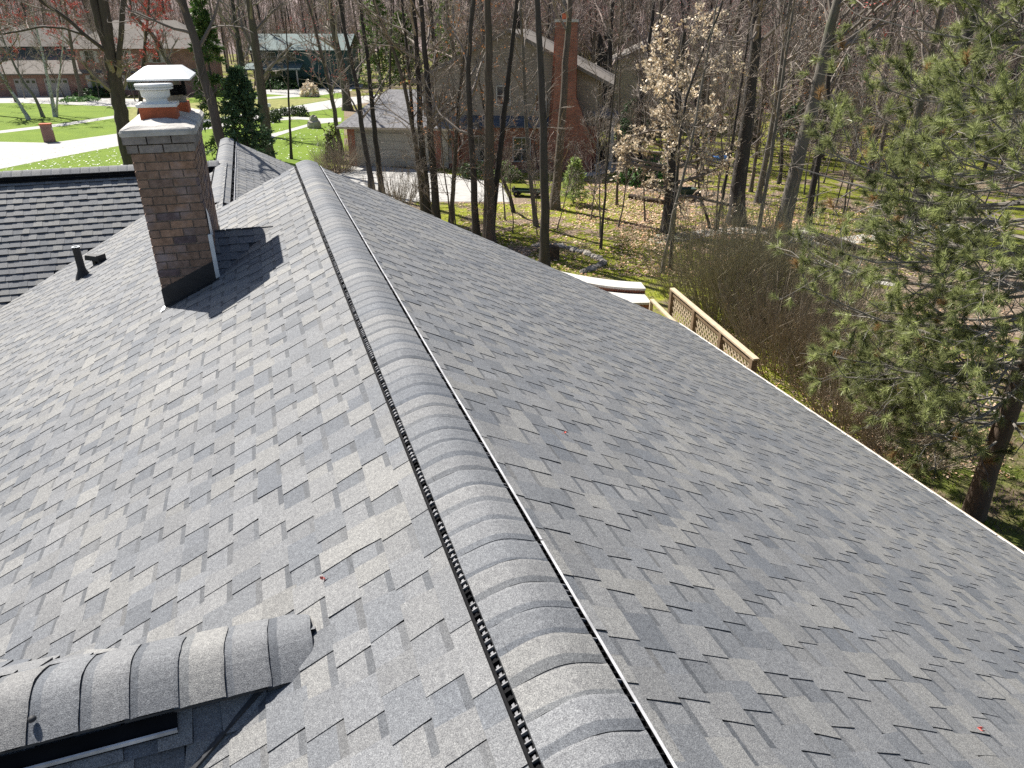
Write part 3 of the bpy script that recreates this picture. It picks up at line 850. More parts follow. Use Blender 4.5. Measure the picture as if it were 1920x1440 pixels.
# plumbing vent with flared boot and a small hooded pipe
def onL(x, y):
    r = ray(x, y); a = np.array([r[0] * cos(TH) + r[1] * sin(TH), -r[0] * sin(TH) + r[1] * cos(TH), r[2]])
    t = (ZR - H - SL * XR) / (a[2] - SL * a[0]); return a * t + np.array([0, 0, H])
p = onL(157, 518)
vp = MB()
vp.lathe([(0.13, -0.06), (0.10, 0.02), (0.062, 0.10), (0.055, 0.14), (0.052, 0.44), (0.054, 0.445), (0.054, 0.46), (0.036, 0.46), (0.036, 0.30)], 24, o=p)
vpo = vp.build('vent_pipe', [M_DKMETAL], house, smooth=True)
rmx = MB(); rmx.lathe([(0.037, 0.461), (0.054, 0.4615)], 24, o=p); rmx.build('pipe_rim', [M_GALV], vpo)
p = onL(180, 496)
vp = MB()
M = Matrix.Translation(Vector(p)) @ Matrix.Rotation(radians(-38), 4, 'Z')
vp.box((-0.03, -0.03, -0.03), (0.03, 0.03, 0.10), M=M)
vp.box((-0.13, -0.07, 0.08), (0.14, 0.07, 0.155), M=M, taper=0.012)
vp.box((0.135, -0.075, 0.07), (0.165, 0.075, 0.175), M=M)
vp.build('hooded_vent', [M_DKMETAL], house)

# ------------------------------------------------------------------ ground, roads, lawns
gmb = MB()
S = 700
xs = np.concatenate([[-S, -200], np.linspace(-120, 120, 49), [200, S]]); ys = np.concatenate([[-S, -60], np.linspace(-30, 170, 41), [260, S]])
gx, gy = np.meshgrid(xs, ys)
nx = len(xs)
Q = [[j * nx + i, j * nx + i + 1, (j + 1) * nx + i + 1, (j + 1) * nx + i] for j in range(len(ys) - 1) for i in range(nx - 1)]
gmb.add(np.stack([gx, gy, np.zeros_like(gx)], -1).reshape(-1, 3), Q=Q)
tag(gmb.build('ground', [M_GROUND]), kind='structure')
def sheet(name, px, z, m, kind='structure', world_pts=False):
    from mathutils.geometry import tessellate_polygon
    pts = [Vector(p) for p in px] if world_pts else [Vector(gp(x, y)) for x, y in px]
    for q in pts: q.z = z
    mb = MB()
    mb.add([tuple(q) for q in pts], T=[t[::-1] for t in tessellate_polygon([pts])])
    o = mb.build(name, [m])
    for pl in o.data.polygons: pass
    # make sure the faces look up
    import bmesh
    bm = bmesh.new(); bm.from_mesh(o.data)
    for f in bm.faces:
        if f.normal.z < 0: f.normal_flip()
    bm.to_mesh(o.data); bm.free()
    return tag(o, kind=kind)
sheet('lawn', [(-500, 420), (-500, 196), (30, 192), (300, 192), (420, 175), (600, 165), (645, 178), (645, 300), (600, 330), (560, 345), (400, 345), (200, 370), (0, 420)], 0.004, M_LAWN)
sheet('road', [(-400, 340), (0, 317), (120, 293), (232, 272), (330, 252), (430, 236), (524, 218), (640, 201), (720, 187), (720, 176), (640, 184), (506, 207), (400, 222), (232, 249), (95, 268), (0, 266), (-400, 275)], 0.010, M_CONC)
sheet('driveway', [(-60, 184), (30, 179), (270, 186), (300, 196), (250, 201), (120, 196), (40, 193), (-60, 194)], 0.010, M_CONC)
sheet('driveway', [(486, 169), (560, 165), (680, 158), (680, 163), (600, 179), (596, 182), (490, 176)], 0.010, M_CONC)
sheet('sidewalk', [(-40, 251), (0, 245), (120, 231), (232, 214), (400, 192), (500, 180), (500, 183), (400, 196), (232, 219), (120, 236), (0, 250), (-40, 257)], 0.008, M_CONC)
sheet('sidewalk', [(498, 254), (540, 243), (576, 233), (590, 226), (560, 224), (520, 226), (512, 232), (506, 228), (520, 220), (560, 219), (600, 222), (640, 221), (640, 228), (600, 232), (576, 238), (545, 247), (500, 262)], 0.014, M_CONC)
sheet('sidewalk', [(490, 183), (540, 179), (600, 176), (660, 168), (660, 170), (600, 179), (540, 183), (490, 187)], 0.016, M_CONC)
sheet('dry_lawn', [(225, 205), (300, 196), (420, 190), (500, 187), (640, 183), (506, 206), (400, 221), (330, 232), (232, 246)], 0.012, M_DRYLAWN)
sheet('driveway', [(520, 330), (600, 318), (664, 307), (760, 316), (832, 325), (880, 333), (940, 344), (957, 379), (840, 378), (700, 378), (560, 378)], 0.008, M_CONC)
sheet('planting_bed', [(600, 320), (625, 300), (664, 303), (664, 310), (640, 325), (610, 340)], 0.012, M_GROUND)
sheet('patio', [(1060, 322), (1130, 300), (1178, 298), (1200, 306), (1180, 318), (1100, 332)], 0.03, M_GRAVEL)
moss = [(1000, 470), (1060, 440), (1180, 455), (1240, 480), (1290, 500), (1420, 620), (1480, 700), (1420, 800), (1300, 760), (1100, 600), (960, 520)]
sheet('moss_turf', moss, 0.006, M_MOSS)
sheet('moss_turf', [(830, 381), (1000, 383), (1130, 372), (1230, 392), (1200, 415), (1100, 420), (1050, 408), (960, 412), (860, 425), (800, 410)], 0.006, M_MOSS)
sheet('moss_turf', [(1160, 250), (1300, 225), (1480, 215), (1480, 300), (1360, 325), (1290, 300), (1200, 290)], 0.006, M_MOSS)
sheet('moss_turf', [(1560, 180), (1900, 150), (2100, 200), (2000, 330), (1780, 330), (1600, 290)], 0.006, M_MOSS)
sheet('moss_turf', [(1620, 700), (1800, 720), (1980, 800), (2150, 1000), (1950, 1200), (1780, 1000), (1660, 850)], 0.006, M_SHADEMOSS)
sheet('path', [(1215, 452), (1230, 440), (1290, 434), (1350, 428), (1420, 426), (1480, 436), (1560, 448), (1640, 436), (1720, 424), (1800, 420), (1800, 432), (1720, 440), (1640, 452), (1560, 462), (1480, 450), (1420, 438), (1350, 440), (1290, 450), (1240, 460)], 0.012, M_GRAVEL)
sheet('path', [(1490, 466), (1540, 488), (1600, 508), (1680, 522), (1680, 538), (1590, 524), (1530, 502), (1480, 478)], 0.012, M_GRAVEL)

# fallen leaves, petals, grass blades
rngG = np.random.default_rng(77)
def scatter(name, n, region, size, m, tones, zr=(0.012, 0.05), tilt=0.5, kind='stuff', label=None, aspect=0.6):
    """region: list of pixel boxes (x0,y0,x1,y1) weighted evenly by ground area"""
    P = []
    per = n // len(region)
    for (x0, y0, x1, y1) in region:
        c = [gp(x0, y1), gp(x1, y1), gp(x1, y0), gp(x0, y0)]
        a = rngG.random((per, 2))
        A = np.array(c)
        q = (A[0] * (1 - a[:, :1]) + A[1] * a[:, :1]) * (1 - a[:, 1:]) + (A[3] * (1 - a[:, :1]) + A[2] * a[:, :1]) * a[:, 1:]
        P.append(q)
    P = np.concatenate(P); k = len(P)
    P[:, 2] = rngG.uniform(*zr, k)
    an = rngG.uniform(0, 2 * math.pi, k); s = rngG.uniform(0.6, 1.3, k) * size
    d = np.stack([np.cos(an), np.sin(an), rngG.normal(0, tilt, k) * 0.6], -1)
    e = np.stack([-np.sin(an), np.cos(an), rngG.normal(0, tilt, k) * 0.6], -1)
    d = d * s[:, None] * 0.5; e = e * s[:, None] * 0.5 * aspect
    c = np.array(tones)[rngG.integers(0, len(tones), k)]
    mb = MB()
    mb.quads(np.stack([P - d, P + e, P + d, P - e], 1), 0, c)
    o = mb.build(name, [m])
    return tag(o, label, None, None, kind)
LT = [(1.0, 1.0, 1.0), (1.35, 1.3, 1.25), (0.7, 0.62, 0.55), (1.1, 0.85, 0.65), (0.5, 0.45, 0.42)]
scatter('fallen_leaves', 26000, [(860, 380, 1260, 520), (1180, 290, 1500, 470), (1160, 400, 1500, 520), (1420, 380, 1760, 520), (1080, 340, 1300, 420)], 0.11, M_LITTER, LT)
scatter('fallen_leaves', 14000, [(1200, 200, 1900, 330), (1350, 560, 1900, 900)], 0.085, M_LITTER, LT)
scatter('fallen_petals', 650, [(0, 290, 250, 330), (500, 240, 645, 300), (60, 272, 250, 320)], 0.13, M_PETAL, [(1, 1, 1)], tilt=0.3)
def blades(name, n, boxes, h, m):
    P = []
    for b in boxes:
        A = np.array([gp(b[0], b[3]), gp(b[2], b[3]), gp(b[2], b[1]), gp(b[0], b[1])]); a = rngG.random((n // len(boxes), 2))
        P.append((A[0] * (1 - a[:, :1]) + A[1] * a[:, :1]) * (1 - a[:, 1:]) + (A[3] * (1 - a[:, :1]) + A[2] * a[:, :1]) * a[:, 1:])
    P = np.concatenate(P); k = len(P); P[:, 2] = 0.0
    an = rngG.uniform(0, 2 * math.pi, k); w = rngG.uniform(0.008, 0.016, k)
    d = np.stack([np.cos(an), np.sin(an), np.zeros(k)], -1) * w[:, None]
    t = P + np.stack([rngG.normal(0, 0.03, k), rngG.normal(0, 0.03, k), rngG.uniform(0.5, 1.2, k) * h], -1)
    c = np.ones((k, 3)) * rngG.uniform(0.6, 1.4, (k, 1)) * np.array([1, 1, 1]) + np.stack([rngG.uniform(0, .5, k), np.zeros(k), np.zeros(k)], -1)
    mb = MB(); mb.tris(np.stack([P - d, P + d, t], 1), 0, c)
    return tag(mb.build(name, [m]), None, None, None, 'stuff')
blades('grass', 26000, [(1000, 470, 1280, 560), (1150, 430, 1300, 480), (1660, 680, 1960, 1000), (1300, 560, 1500, 660)], 0.07, M_GRASSB)

# ------------------------------------------------------------------ trees
def grow(rng, P, R, n, tr, L, ang, up, K=5, rr=0.6, wig=0.15, rmin=0.006, Lr=None):
    Np, Kp, _ = P.shape
    idx = np.repeat(np.arange(Np), n); m = len(idx)
    if m == 0: return np.zeros((0, K, 3)), np.zeros((0, K)), idx
    t = rng.uniform(tr[0], tr[1], m); k = t * (Kp - 1); i = np.minimum(k.astype(int), Kp - 2); f = (k - i)[:, None]
    p0, p1 = P[idx, i], P[idx, i + 1]
    base = p0 * (1 - f) + p1 * f
    r0 = R[idx, i] * (1 - f[:, 0]) + R[idx, i + 1] * f[:, 0]
    d = nrm(p1 - p0)
    g_ = rng.normal(size=(m, 3)); g_ -= (g_ * d).sum(1, keepdims=True) * d; g_ = nrm(g_)
    a = np.radians(rng.normal(ang, 11, m))[:, None]
    d = nrm(np.cos(a) * d + np.sin(a) * g_ + np.array([0, 0, up]))
    Lm = (np.asarray(L) if np.ndim(L) == 0 else np.asarray(L)[idx]) * rng.uniform(0.6, 1.25, m) * (1.15 - 0.55 * t)
    pts = [base]
    st = (Lm / (K - 1))[:, None]
    for _ in range(K - 1):
        d = nrm(d + wig * rng.normal(size=(m, 3)) + np.array([0, 0, up * 0.25]))
        pts.append(pts[-1] + d * st)
    rs = np.maximum(r0 * rr, rmin)[:, None] * np.linspace(1, 0.35, K)[None]
    return np.stack(pts, 1), np.maximum(rs, rmin * 0.6), idx

def resample(pts, K):
    pts = np.array(pts, float)
    s = np.concatenate([[0], np.cumsum(np.linalg.norm(np.diff(pts, axis=0), axis=1))])
    t = np.linspace(0, s[-1], K)
    return np.stack([np.interp(t, s, pts[:, i]) for i in range(3)], -1)

def leaves_on(rng, mb, P, n, size, m, tones, spread=0.06, droop=0.3, tr=(0.3, 1.0)):
    Np, K, _ = P.shape
    idx = rng.integers(0, Np, n); t = rng.uniform(*tr, n) * (K - 1); i = np.minimum(t.astype(int), K - 2); f = (t - i)[:, None]
    c = P[idx, i] * (1 - f) + P[idx, i + 1] * f + rng.normal(0, spread, (n, 3))
    d = rng.normal(size=(n, 3)); d[:, 2] -= droop; d = nrm(d) * size * rng.uniform(0.6, 1.2, (n, 1))
    e = nrm(np.cross(d, rng.normal(size=(n, 3)))) * size * 0.28
    col = np.array(tones)[rng.integers(0, len(tones), n)]
    mb.quads(np.stack([c - d * 0.5, c + e, c + d * 0.5, c - e], 1), m, col)

def bare_tree(name, trunk, r0, seed, bark, label, cat='tree', group=None, nlimb=13, first=0.28, limbL=3.2, twigs=(5, 3), twigr=0.0085, levels=3, up=0.25,
              leaf=None, leafn=0, leafsize=0.09, leaftone=((1, 1, 1),), top=0.28, lowtwig=14, bud=0, stems=None, parts=True, base=None, twigm=None, ang=55, budsize=0.085):
    """trunk: world points base->top.  Everything is stored relative to the base."""
    rng = np.random.default_rng(seed)
    trunk = np.array(trunk, float)
    b = trunk[0].copy() if base is None else np.array(base, float)
    root = empty(name, tuple(b))
    tag(root, label, cat, group)
    tm = MB(); cmb = MB()
    Ps, Rs = [], []
    all_stems = [(trunk, r0)] + [(np.array(s, float), rs) for s, rs in (stems or [])]
    for pts, r in all_stems:
        p = resample(pts - b, 18)
        p[1:-1] += rng.normal(0, 0.008 + r * 0.035, (16, 3)) * np.array([1, 1, 0.2])
        rad = r * np.linspace(1, top, 18)
        if pts is trunk or abs(pts[0][2]) < 0.3:
            hgt = p[:, 2] - p[0, 2]
            p[0, 2] -= 0.15
            rad = rad * (1 + 0.45 * np.exp(-np.maximum(hgt, 0) / 0.35))
        # finer sampling near the foot
        tm.tubes(p, rad, 10)
        Ps.append(p); Rs.append(rad)
    P = np.stack(Ps); R = np.stack(Rs)
    A, AR, _ = grow(rng, P, R, nlimb, (first, 0.98), limbL, ang, up, 7, 0.5, 0.14, 0.014)
    tips = A
    cmb.tubes(A, AR, 5)
    if levels >= 2:
        B, BR, _ = grow(rng, A, AR, twigs[0], (0.2, 1.0), limbL * 0.5, 42, up * 0.6, 5, 0.6, 0.2, twigr * 1.3)
        cmb.tubes(B, BR, 4); tips = B
        if levels >= 3:
            C, CR, _ = grow(rng, B, BR, twigs[1], (0.15, 1.0), limbL * 0.26, 40, up * 0.4, 4, 0.6, 0.25, twigr)
            cmb.tubes(C, CR, 3); tips = C
    if lowtwig:
        D, DR, _ = grow(rng, P, R, lowtwig, (0.08, 0.6), limbL * 0.45, 65, 0.1, 5, 0.12, 0.25, twigr * 1.2)
        DR = np.minimum(DR, 0.022)
        cmb.tubes(D, DR, 3)
        E_, ER, _ = grow(rng, D, DR, 4, (0.3, 1.0), limbL * 0.2, 45, 0.1, 4, 0.6, 0.25, twigr)
        cmb.tubes(E_, ER, 3)
    tm.build('trunk', [bark], root, smooth=True)
    cmb.build('crown', [twigm or M_TWIG], root)
    if leafn:
        lm = MB(); leaves_on(rng, lm, tips, leafn, leafsize, 0, leaftone)
        lm.build('leaves', [leaf], root)
    if bud:
        lm = MB(); leaves_on(rng, lm, tips, bud, budsize, 0, [(1, 1, 1), (1.3, 1.1, 1), (0.7, 0.6, 0.6)], spread=0.05, droop=0)
        lm.build('buds', [M_BUD], root)['kind'] = 'stuff'
    return root

def ptree(name, label, px, wpx, seed, bark=None, height=11.5, ext=None, **kw):
    """tree whose trunk passes through the given pixels (foot first) in an upright plane at the foot's distance"""
    f = gp(*px[0]); Y = f[1]
    pts = [f] + [py(x, y, Y) for x, y in px[1:]]
    pts = [np.array(p) for p in pts]
    d = nrm(pts[-1] - pts[max(0, len(pts) - 2)])
    d = nrm(d + np.array([0, 0, 1.2]))
    rng = np.random.default_rng(seed + 900)
    while pts[-1][2] < height:
        pts.append(pts[-1] + d * 2.5); d = nrm(d + rng.normal(0, 0.05, 3) + np.array([0, 0, 0.1]))
    zdep = Y * cos(PITCH) + (H) * sin(PITCH)
    r = wpx / 2 * zdep / FPX
    return bare_tree(name, pts, r, seed, bark or M_BARK, label, **kw)

# --- trunks that can be told apart in the photograph (pixels of the photograph, foot first)
BT = [(1, 1, 1), (1.25, 1.25, 1.25), (0.8, 0.72, 0.62), (1.1, 1.05, 0.95)]
ptree('maple_tree', 'big forked maple with long side branch rising behind the dark side wing roof', [(249, 345), (243, 300), (228, 220), (216, 150), (207, 105)], 27, 101, M_BARK, height=6.2, first=0.55, nlimb=9, top=0.8, lowtwig=3, bud=1500, limbL=2.2,
      stems=[([py(208, 110, 39.0), py(190, 60, 39.0), py(176, 0, 39.0), py(160, -90, 39.0), py(140, -260, 39.0)], 0.22), ([py(209, 112, 39.0), py(202, 50, 39.0), py(193, 0, 39.0), py(188, -100, 39.2), py(180, -280, 39.5)], 0.24),
             ([py(222, 112, 39.0), py(228, 50, 39.0), py(231, 0, 39.0), py(240, -120, 39.5), py(250, -280, 40)], 0.13),
             ([py(205, 100, 39.0), py(165, 70, 38.5), py(120, 30, 38.2), py(80, 5, 38.0), py(40, -40, 38)], 0.095),
             ([py(158, 66, 38.4), py(120, 53, 38.0), py(78, 50, 37.8), py(40, 58, 37.6), py(5, 64, 37.5)], 0.05)])
T = 'tree'
ptree('shade_tree', 'thick leaning dark trunk passing just beside the white chimney lid', [(505, 622), (430, 325), (400, 215), (380, 130), (358, 55), (338, -5), (325, -60)], 24, 102, M_BARK, limbL=2.5, nlimb=8, first=0.5, height=9.5)
ptree('shade_tree', 'slim leaning trunk crossing behind the white chimney lid', [(350, 215), (320, 125), (290, 70), (262, 40), (235, 10), (225, -30)], 11, 103, M_BARK, bud=1200, nlimb=10, first=0.4)
ptree('shade_tree', 'grey trunk standing directly behind the dark spruce', [(503, 300), (497, 235), (488, 150), (476, 70), (466, 0), (460, -60)], 21, 104, M_BARK)
ptree('shade_tree', 'dark trunk above the spruce with a burl at its side', [(470, 250), (455, 130), (446, 70), (436, 10), (430, -60)], 15, 105, M_BARKD)
ptree('young_tree', 'thin single pole of a tree on the lawn beside the spruce', [(546, 298), (543, 220), (540, 160), (540, 105)], 5, 106, M_BARK, height=7.0, nlimb=10, first=0.45, limbL=1.4, lowtwig=2)
ptree('shade_tree', 'big trunk rising behind the hipped garage roof end', [(652, 207), (645, 150), (632, 90), (622, 40), (616, -10)], 17, 107, M_BARK, nlimb=12, first=0.3)
ptree('shade_tree', 'crooked slim trunk forking over the boxwood walk', [(640, 290), (628, 215), (616, 150), (600, 95), (590, 45), (575, 0)], 9, 108, M_BARK, nlimb=14, first=0.25, bud=900)
ptree('wood_tree', 'thin dark trunk with a bend before the beige garage door', [(697, 357), (693, 320), (678, 240), (673, 180), (658, 110), (644, 50), (636, -10)], 11, 109, M_BARKD, nlimb=12, first=0.3)
ptree('wood_tree', 'thin straight dark trunk before the middle of the beige garage door', [(717, 368), (710, 310), (700, 225), (692, 130), (682, 60), (674, -5)], 11, 110, M_BARKD, nlimb=12, first=0.3)
ptree('wood_tree', 'distant straight pole standing behind the garage ridge', [(732, 200), (731, 150), (733, 80), (734, -10)], 5, 111, M_BARKD)
ptree('wood_tree', 'slanting stem crossing the grove in front of the garage corner', [(795, 412), (786, 320), (772, 230), (757, 150), (730, 75), (700, 0)], 9, 112, M_BARK, nlimb=10, first=0.35)
ptree('wood_tree', 'slimmest upright stem of the grove before the garage corner', [(793, 410), (787, 330), (775, 240), (767, 140), (758, 50), (753, -10)], 8, 113, M_BARKD)
ptree('wood_tree', 'middle stout stem of the grove before the garage corner', [(802, 412), (798, 340), (789, 250), (784, 130), (776, 20), (772, -40)], 14, 114, M_BARKD)
ptree('wood_tree', 'stout stem of the grove beside the brick garage pier', [(818, 416), (814, 340), (808, 250), (800, 130), (790, 20), (786, -40)], 15, 115, M_BARKD)
ptree('wood_tree', 'trunk rising behind the main roof of the taupe house', [(824, 190), (816, 100), (810, 40), (806, -10)], 11, 116, M_BARKD)
ptree('wood_tree', 'thin grey trunk before the window of the brick wing', [(845, 420), (850, 340), (856, 250), (862, 170), (868, 120), (880, 60)], 9, 117, M_BARK, nlimb=14, first=0.12, leaf=M_RUST, leafn=420, leafsize=0.12, leaftone=BT)
ptree('wood_tree', 'rough dark trunk beside the stout smooth grey trunk', [(893, 445), (889, 340), (882, 240), (877, 160), (880, 90), (887, 0), (890, -60)], 14, 118, M_BARKD, nlimb=6, lowtwig=6)
ptree('wood_tree', 'stout smooth grey trunk close behind the roof rake', [(917, 458), (917, 350), (918, 250), (917, 150), (916, 60), (914, -40)], 23, 119, M_BARK, nlimb=4, first=0.75, lowtwig=3)
ptree('wood_tree', 'dark leaning stem growing from the foot of the stout grey trunk', [(920, 452), (930, 350), (941, 250), (952, 165), (960, 80), (968, 10), (974, -50)], 13, 120, M_BARKD, nlimb=6, first=0.55, lowtwig=6)
ptree('wood_tree', 'very dark straight trunk standing just behind the roof edge', [(1021, 505), (1022, 400), (1020, 280), (1014, 130), (1008, 20), (1004, -60)], 19, 121, M_BARKD, nlimb=4, first=0.8, lowtwig=2)
ptree('wood_tree', 'grey trunk with flared foot before the brick chimney stack', [(1040, 392), (1046, 320), (1054, 220), (1060, 120), (1068, 20), (1072, -40)], 18, 122, M_BARK, nlimb=6, first=0.6, lowtwig=5)
ptree('wood_tree', 'slender trunk between the dark straight trunk and the stout grey one', [(1006, 424), (1000, 380), (990, 290), (984, 180), (980, 90), (976, -20)], 9, 123, M_BARKG, nlimb=12, first=0.3)
ptree('young_tree', 'thin sapling pole on the moss before the small green pine', [(1126, 467), (1134, 380), (1139, 290), (1146, 220), (1156, 130)], 5, 124, M_BARK, height=8, nlimb=12, first=0.35, limbL=1.3, lowtwig=4)
ptree('young_tree', 'thin sapling pole at the corner of the patio', [(1157, 385), (1159, 300), (1161, 200), (1164, 100)], 5, 125, M_BARK, height=9, nlimb=12, first=0.35, limbL=1.3, lowtwig=4)
ptree('beech_tree', 'beech with pale papery leaves still on its branches', [(1250, 436), (1253, 380), (1261, 300), (1268, 220), (1276, 140), (1284, 60)], 21, 126, M_BARKD, height=7.0, nlimb=32, first=0.2, limbL=2.2, up=0.03, ang=78, leaf=M_BEECH, leafn=4600, leafsize=0.16, leaftone=BT, twigs=(5, 3), lowtwig=6)
ptree('young_tree', 'slim twin stem beside the pale leaved beech', [(1257, 505), (1262, 430), (1268, 360), (1275, 250), (1290, 170), (1320, 90), (1350, 20)], 7, 127, M_BARKD, height=9, nlimb=16, first=0.3, limbL=1.6)
ptree('young_tree', 'crooked grey twin stem with a kink at its foot', [(1241, 512), (1246, 480), (1256, 440), (1262, 400), (1290, 300)], 7, 128, M_BARKG, height=7, nlimb=12, first=0.3, limbL=1.4)
ptree('oak_tree', 'massive dark upright trunk beside the gravel path', [(1380, 420), (1384, 350), (1394, 280), (1405, 190), (1414, 100), (1422, 10), (1428, -60)], 30, 129, M_BARKD, nlimb=8, first=0.5, limbL=3.5)
ptree('oak_tree', 'massive leaning grey trunk with a dark burl above the brown shrubs', [(1461, 456), (1477, 385), (1492, 320), (1519, 215), (1545, 108), (1570, 0), (1585, -60)], 29, 130, M_BARKG, nlimb=10, first=0.5, limbL=3.5, bud=700)
ptree('wood_tree', 'leaning trunk behind the fallen log', [(1515, 418), (1522, 365), (1540, 275), (1553, 150), (1562, 60)], 12, 131, M_BARKD)
ptree('wood_tree', 'pale leaning stem between the leaning oak and the pine boughs', [(1632, 330), (1640, 260), (1653, 180), (1668, 90), (1684, -10)], 13, 132, M_BARK)
ptree('wood_tree', 'thin dark stem leaning beside the pale one near the pine', [(1664, 222), (1680, 150), (1698, 80), (1716, 15)], 11, 133, M_BARKD)
ptree('wood_tree', 'short stout trunk ending among the pine boughs', [(1612, 432), (1640, 400), (1700, 282), (1720, 210), (1737, 140), (1755, 60)], 16, 134, M_BARK, first=0.5)
ptree('oak_tree', 'thick blackish trunk leaning behind the pine boughs', [(1712, 420), (1728, 370), (1742, 325), (1766, 217), (1800, 108), (1830, 15), (1850, -50)], 31, 135, M_BARKD, nlimb=8, first=0.55, limbL=3.5)
ptree('wood_tree', 'leaning pole high among the pine boughs', [(1790, 240), (1815, 170), (1840, 100), (1868, 10)], 12, 136, M_BARK)
ptree('wood_tree', 'dark stem in front of the cream far house', [(1200, 300), (1196, 240), (1204, 170), (1216, 90), (1226, 0)], 12, 137, M_BARKD)
ptree('wood_tree', 'dark pole behind the ridge of the taupe house next its brick stack', [(1094, 170), (1096, 90), (1102, -10)], 8, 138, M_BARKD)
ptree('wood_tree', 'bluish thick pole between the two chimneys', [(1108, 190), (1112, 110), (1118, -10)], 10, 139, M_BARKD)
ptree('wood_tree', 'dark pole before the cream gable of the far house', [(1128, 200), (1130, 120), (1136, -10)], 8, 140, M_BARKD)
ptree('wood_tree', 'double forked stem behind the far cream house', [(1186, 190), (1182, 120), (1178, 70), (1180, -10)], 8, 141, M_BARKD)
ptree('young_tree', 'thin crooked stem leaning beside the driveway end', [(964, 398), (955, 365), (945, 340), (936, 325)], 7, 142, M_BARKD, height=4.5, nlimb=8, first=0.4, limbL=1.0, lowtwig=2)
ptree('young_tree', 'slim dark pole between oak trunks over the path', [(1343, 430), (1352, 390), (1362, 330), (1372, 270), (1385, 190)], 6, 143, M_BARKD, height=9, nlimb=12, first=0.35, limbL=1.5)
ptree('young_tree', 'leaning dead pole propped beside the green wheelbarrow', [(1332, 428), (1322, 395), (1312, 365)], 5, 144, M_BARKD, height=3.2, nlimb=4, first=0.5, limbL=0.6, lowtwig=0)
ptree('wood_tree', 'pair of grey stems behind the massive upright oak', [(1420, 380), (1432, 320), (1447, 240), (1462, 150), (1475, 50)], 11, 145, M_BARKG, nlimb=12, first=0.3)
ptree('wood_tree', 'slim pale stem before the leaning oak', [(1418, 470), (1428, 400), (1442, 320), (1456, 230), (1470, 130)], 8, 146, M_BARKG, height=10, nlimb=12, first=0.35)
# birches on the far lawn
for i, (px, w, lab) in enumerate([([(104, 219), (90, 150), (78, 95), (68, 50), (55, 10)], 7, 'tallest white birch stem on the lawn before the far garage'),
                                  ([(54, 224), (30, 185), (5, 145), (-10, 120)], 7, 'white birch leaning sharply over the lawn edge'),
                                  ([(106, 216), (108, 170), (114, 120), (119, 72)], 4, 'thin white birch beside the tallest birch'),
                                  ([(81, 219), (64, 180), (44, 153), (30, 130)], 6, 'grey barked birch leaning between the white ones')]):
    ptree('birch_tree', lab, px, w, 160 + i, M_BIRCH if i != 3 else M_BARKG, height=9 if i != 1 else 7, nlimb=12, first=0.3, limbL=2.0, bud=250, twigm=M_TWIG)
ptree('shade_tree', 'dark trunk on the far driveway island before the pink brick wall', [(154, 188), (146, 150), (138, 115), (130, 60), (120, 0)], 8, 170, M_BARK, budsize=0.14, bud=4500, nlimb=16, first=0.25)
ptree('shade_tree', 'red budding maple beyond the street in front of the pink brick house', [(262, 215), (266, 150), (272, 80), (280, 0)], 8, 171, M_BARK, budsize=0.14, bud=6000, nlimb=18, first=0.25)
ptree('shade_tree', 'red budding maple at the far edge of the lawn with the birches', [(-25, 215), (-20, 150), (-12, 60), (0, -20)], 9, 172, M_BARK, budsize=0.14, bud=6000, nlimb=18, first=0.25, limbL=4)

# --- stock trees copied through the woods
protoT = []
for i in range(6):
    rng = np.random.default_rng(300 + i)
    pts = [np.array([0, 0, 0.0])]; d = nrm(np.array([rng.normal(0, 0.05), rng.normal(0, 0.05), 1.0]))
    for k in range(9):
        pts.append(pts[-1] + d * 2.1); d = nrm(d + rng.normal(0, 0.06, 3) + np.array([0, 0, 0.08]))
    protoT.append(bare_tree('forest_tree', pts, rng.uniform(0.14, 0.24), 310 + i, [M_BARK, M_BARKD, M_BARK, M_BARKG, M_BARKD, M_BARK][i],
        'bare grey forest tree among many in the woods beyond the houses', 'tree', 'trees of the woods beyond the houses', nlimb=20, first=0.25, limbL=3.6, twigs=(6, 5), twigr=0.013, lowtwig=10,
        twigm=M_TWIGFAR, bud=[0, 500, 0, 0, 900, 0][i]))
protoS = []
for i in range(5):
    rng = np.random.default_rng(400 + i)
    pts = [np.array([0, 0, 0.0])]; d = nrm(np.array([rng.normal(0, 0.12), rng.normal(0, 0.12), 1.0]))
    for k in range(6):
        pts.append(pts[-1] + d * 1.05); d = nrm(d + rng.normal(0, 0.10, 3) + np.array([0, 0, 0.05]))
    protoS.append(bare_tree('sapling', pts, rng.uniform(0.025, 0.04), 410 + i, [M_BARK, M_BARKG, M_BARKD, M_BARK, M_BARKG][i],
        'thin bare sapling with fine grey twigs on the woodland floor', 'sapling', 'bare saplings of the understorey', nlimb=20, first=0.2, limbL=1.5, twigs=(5, 4), twigr=0.005, lowtwig=0, levels=3,
        leaf=M_RUST, leafn=[0, 0, 40, 0, 110][i], leafsize=0.08, leaftone=BT))
rngF = np.random.default_rng(2024)
house_boxes = []
def blocked(x, y):
    # keep clear of houses, streets and lawns
    for (x0, x1, y0, y1) in ((-13, 9, 33, 60), (-70, -22, 30, 112), (-45, -5, 40, 118), (-75, -25, 96, 118), (5, 20, 62, 80)):
        if x0 < x < x1 and y0 < y < y1: return True
    return False
placed = []
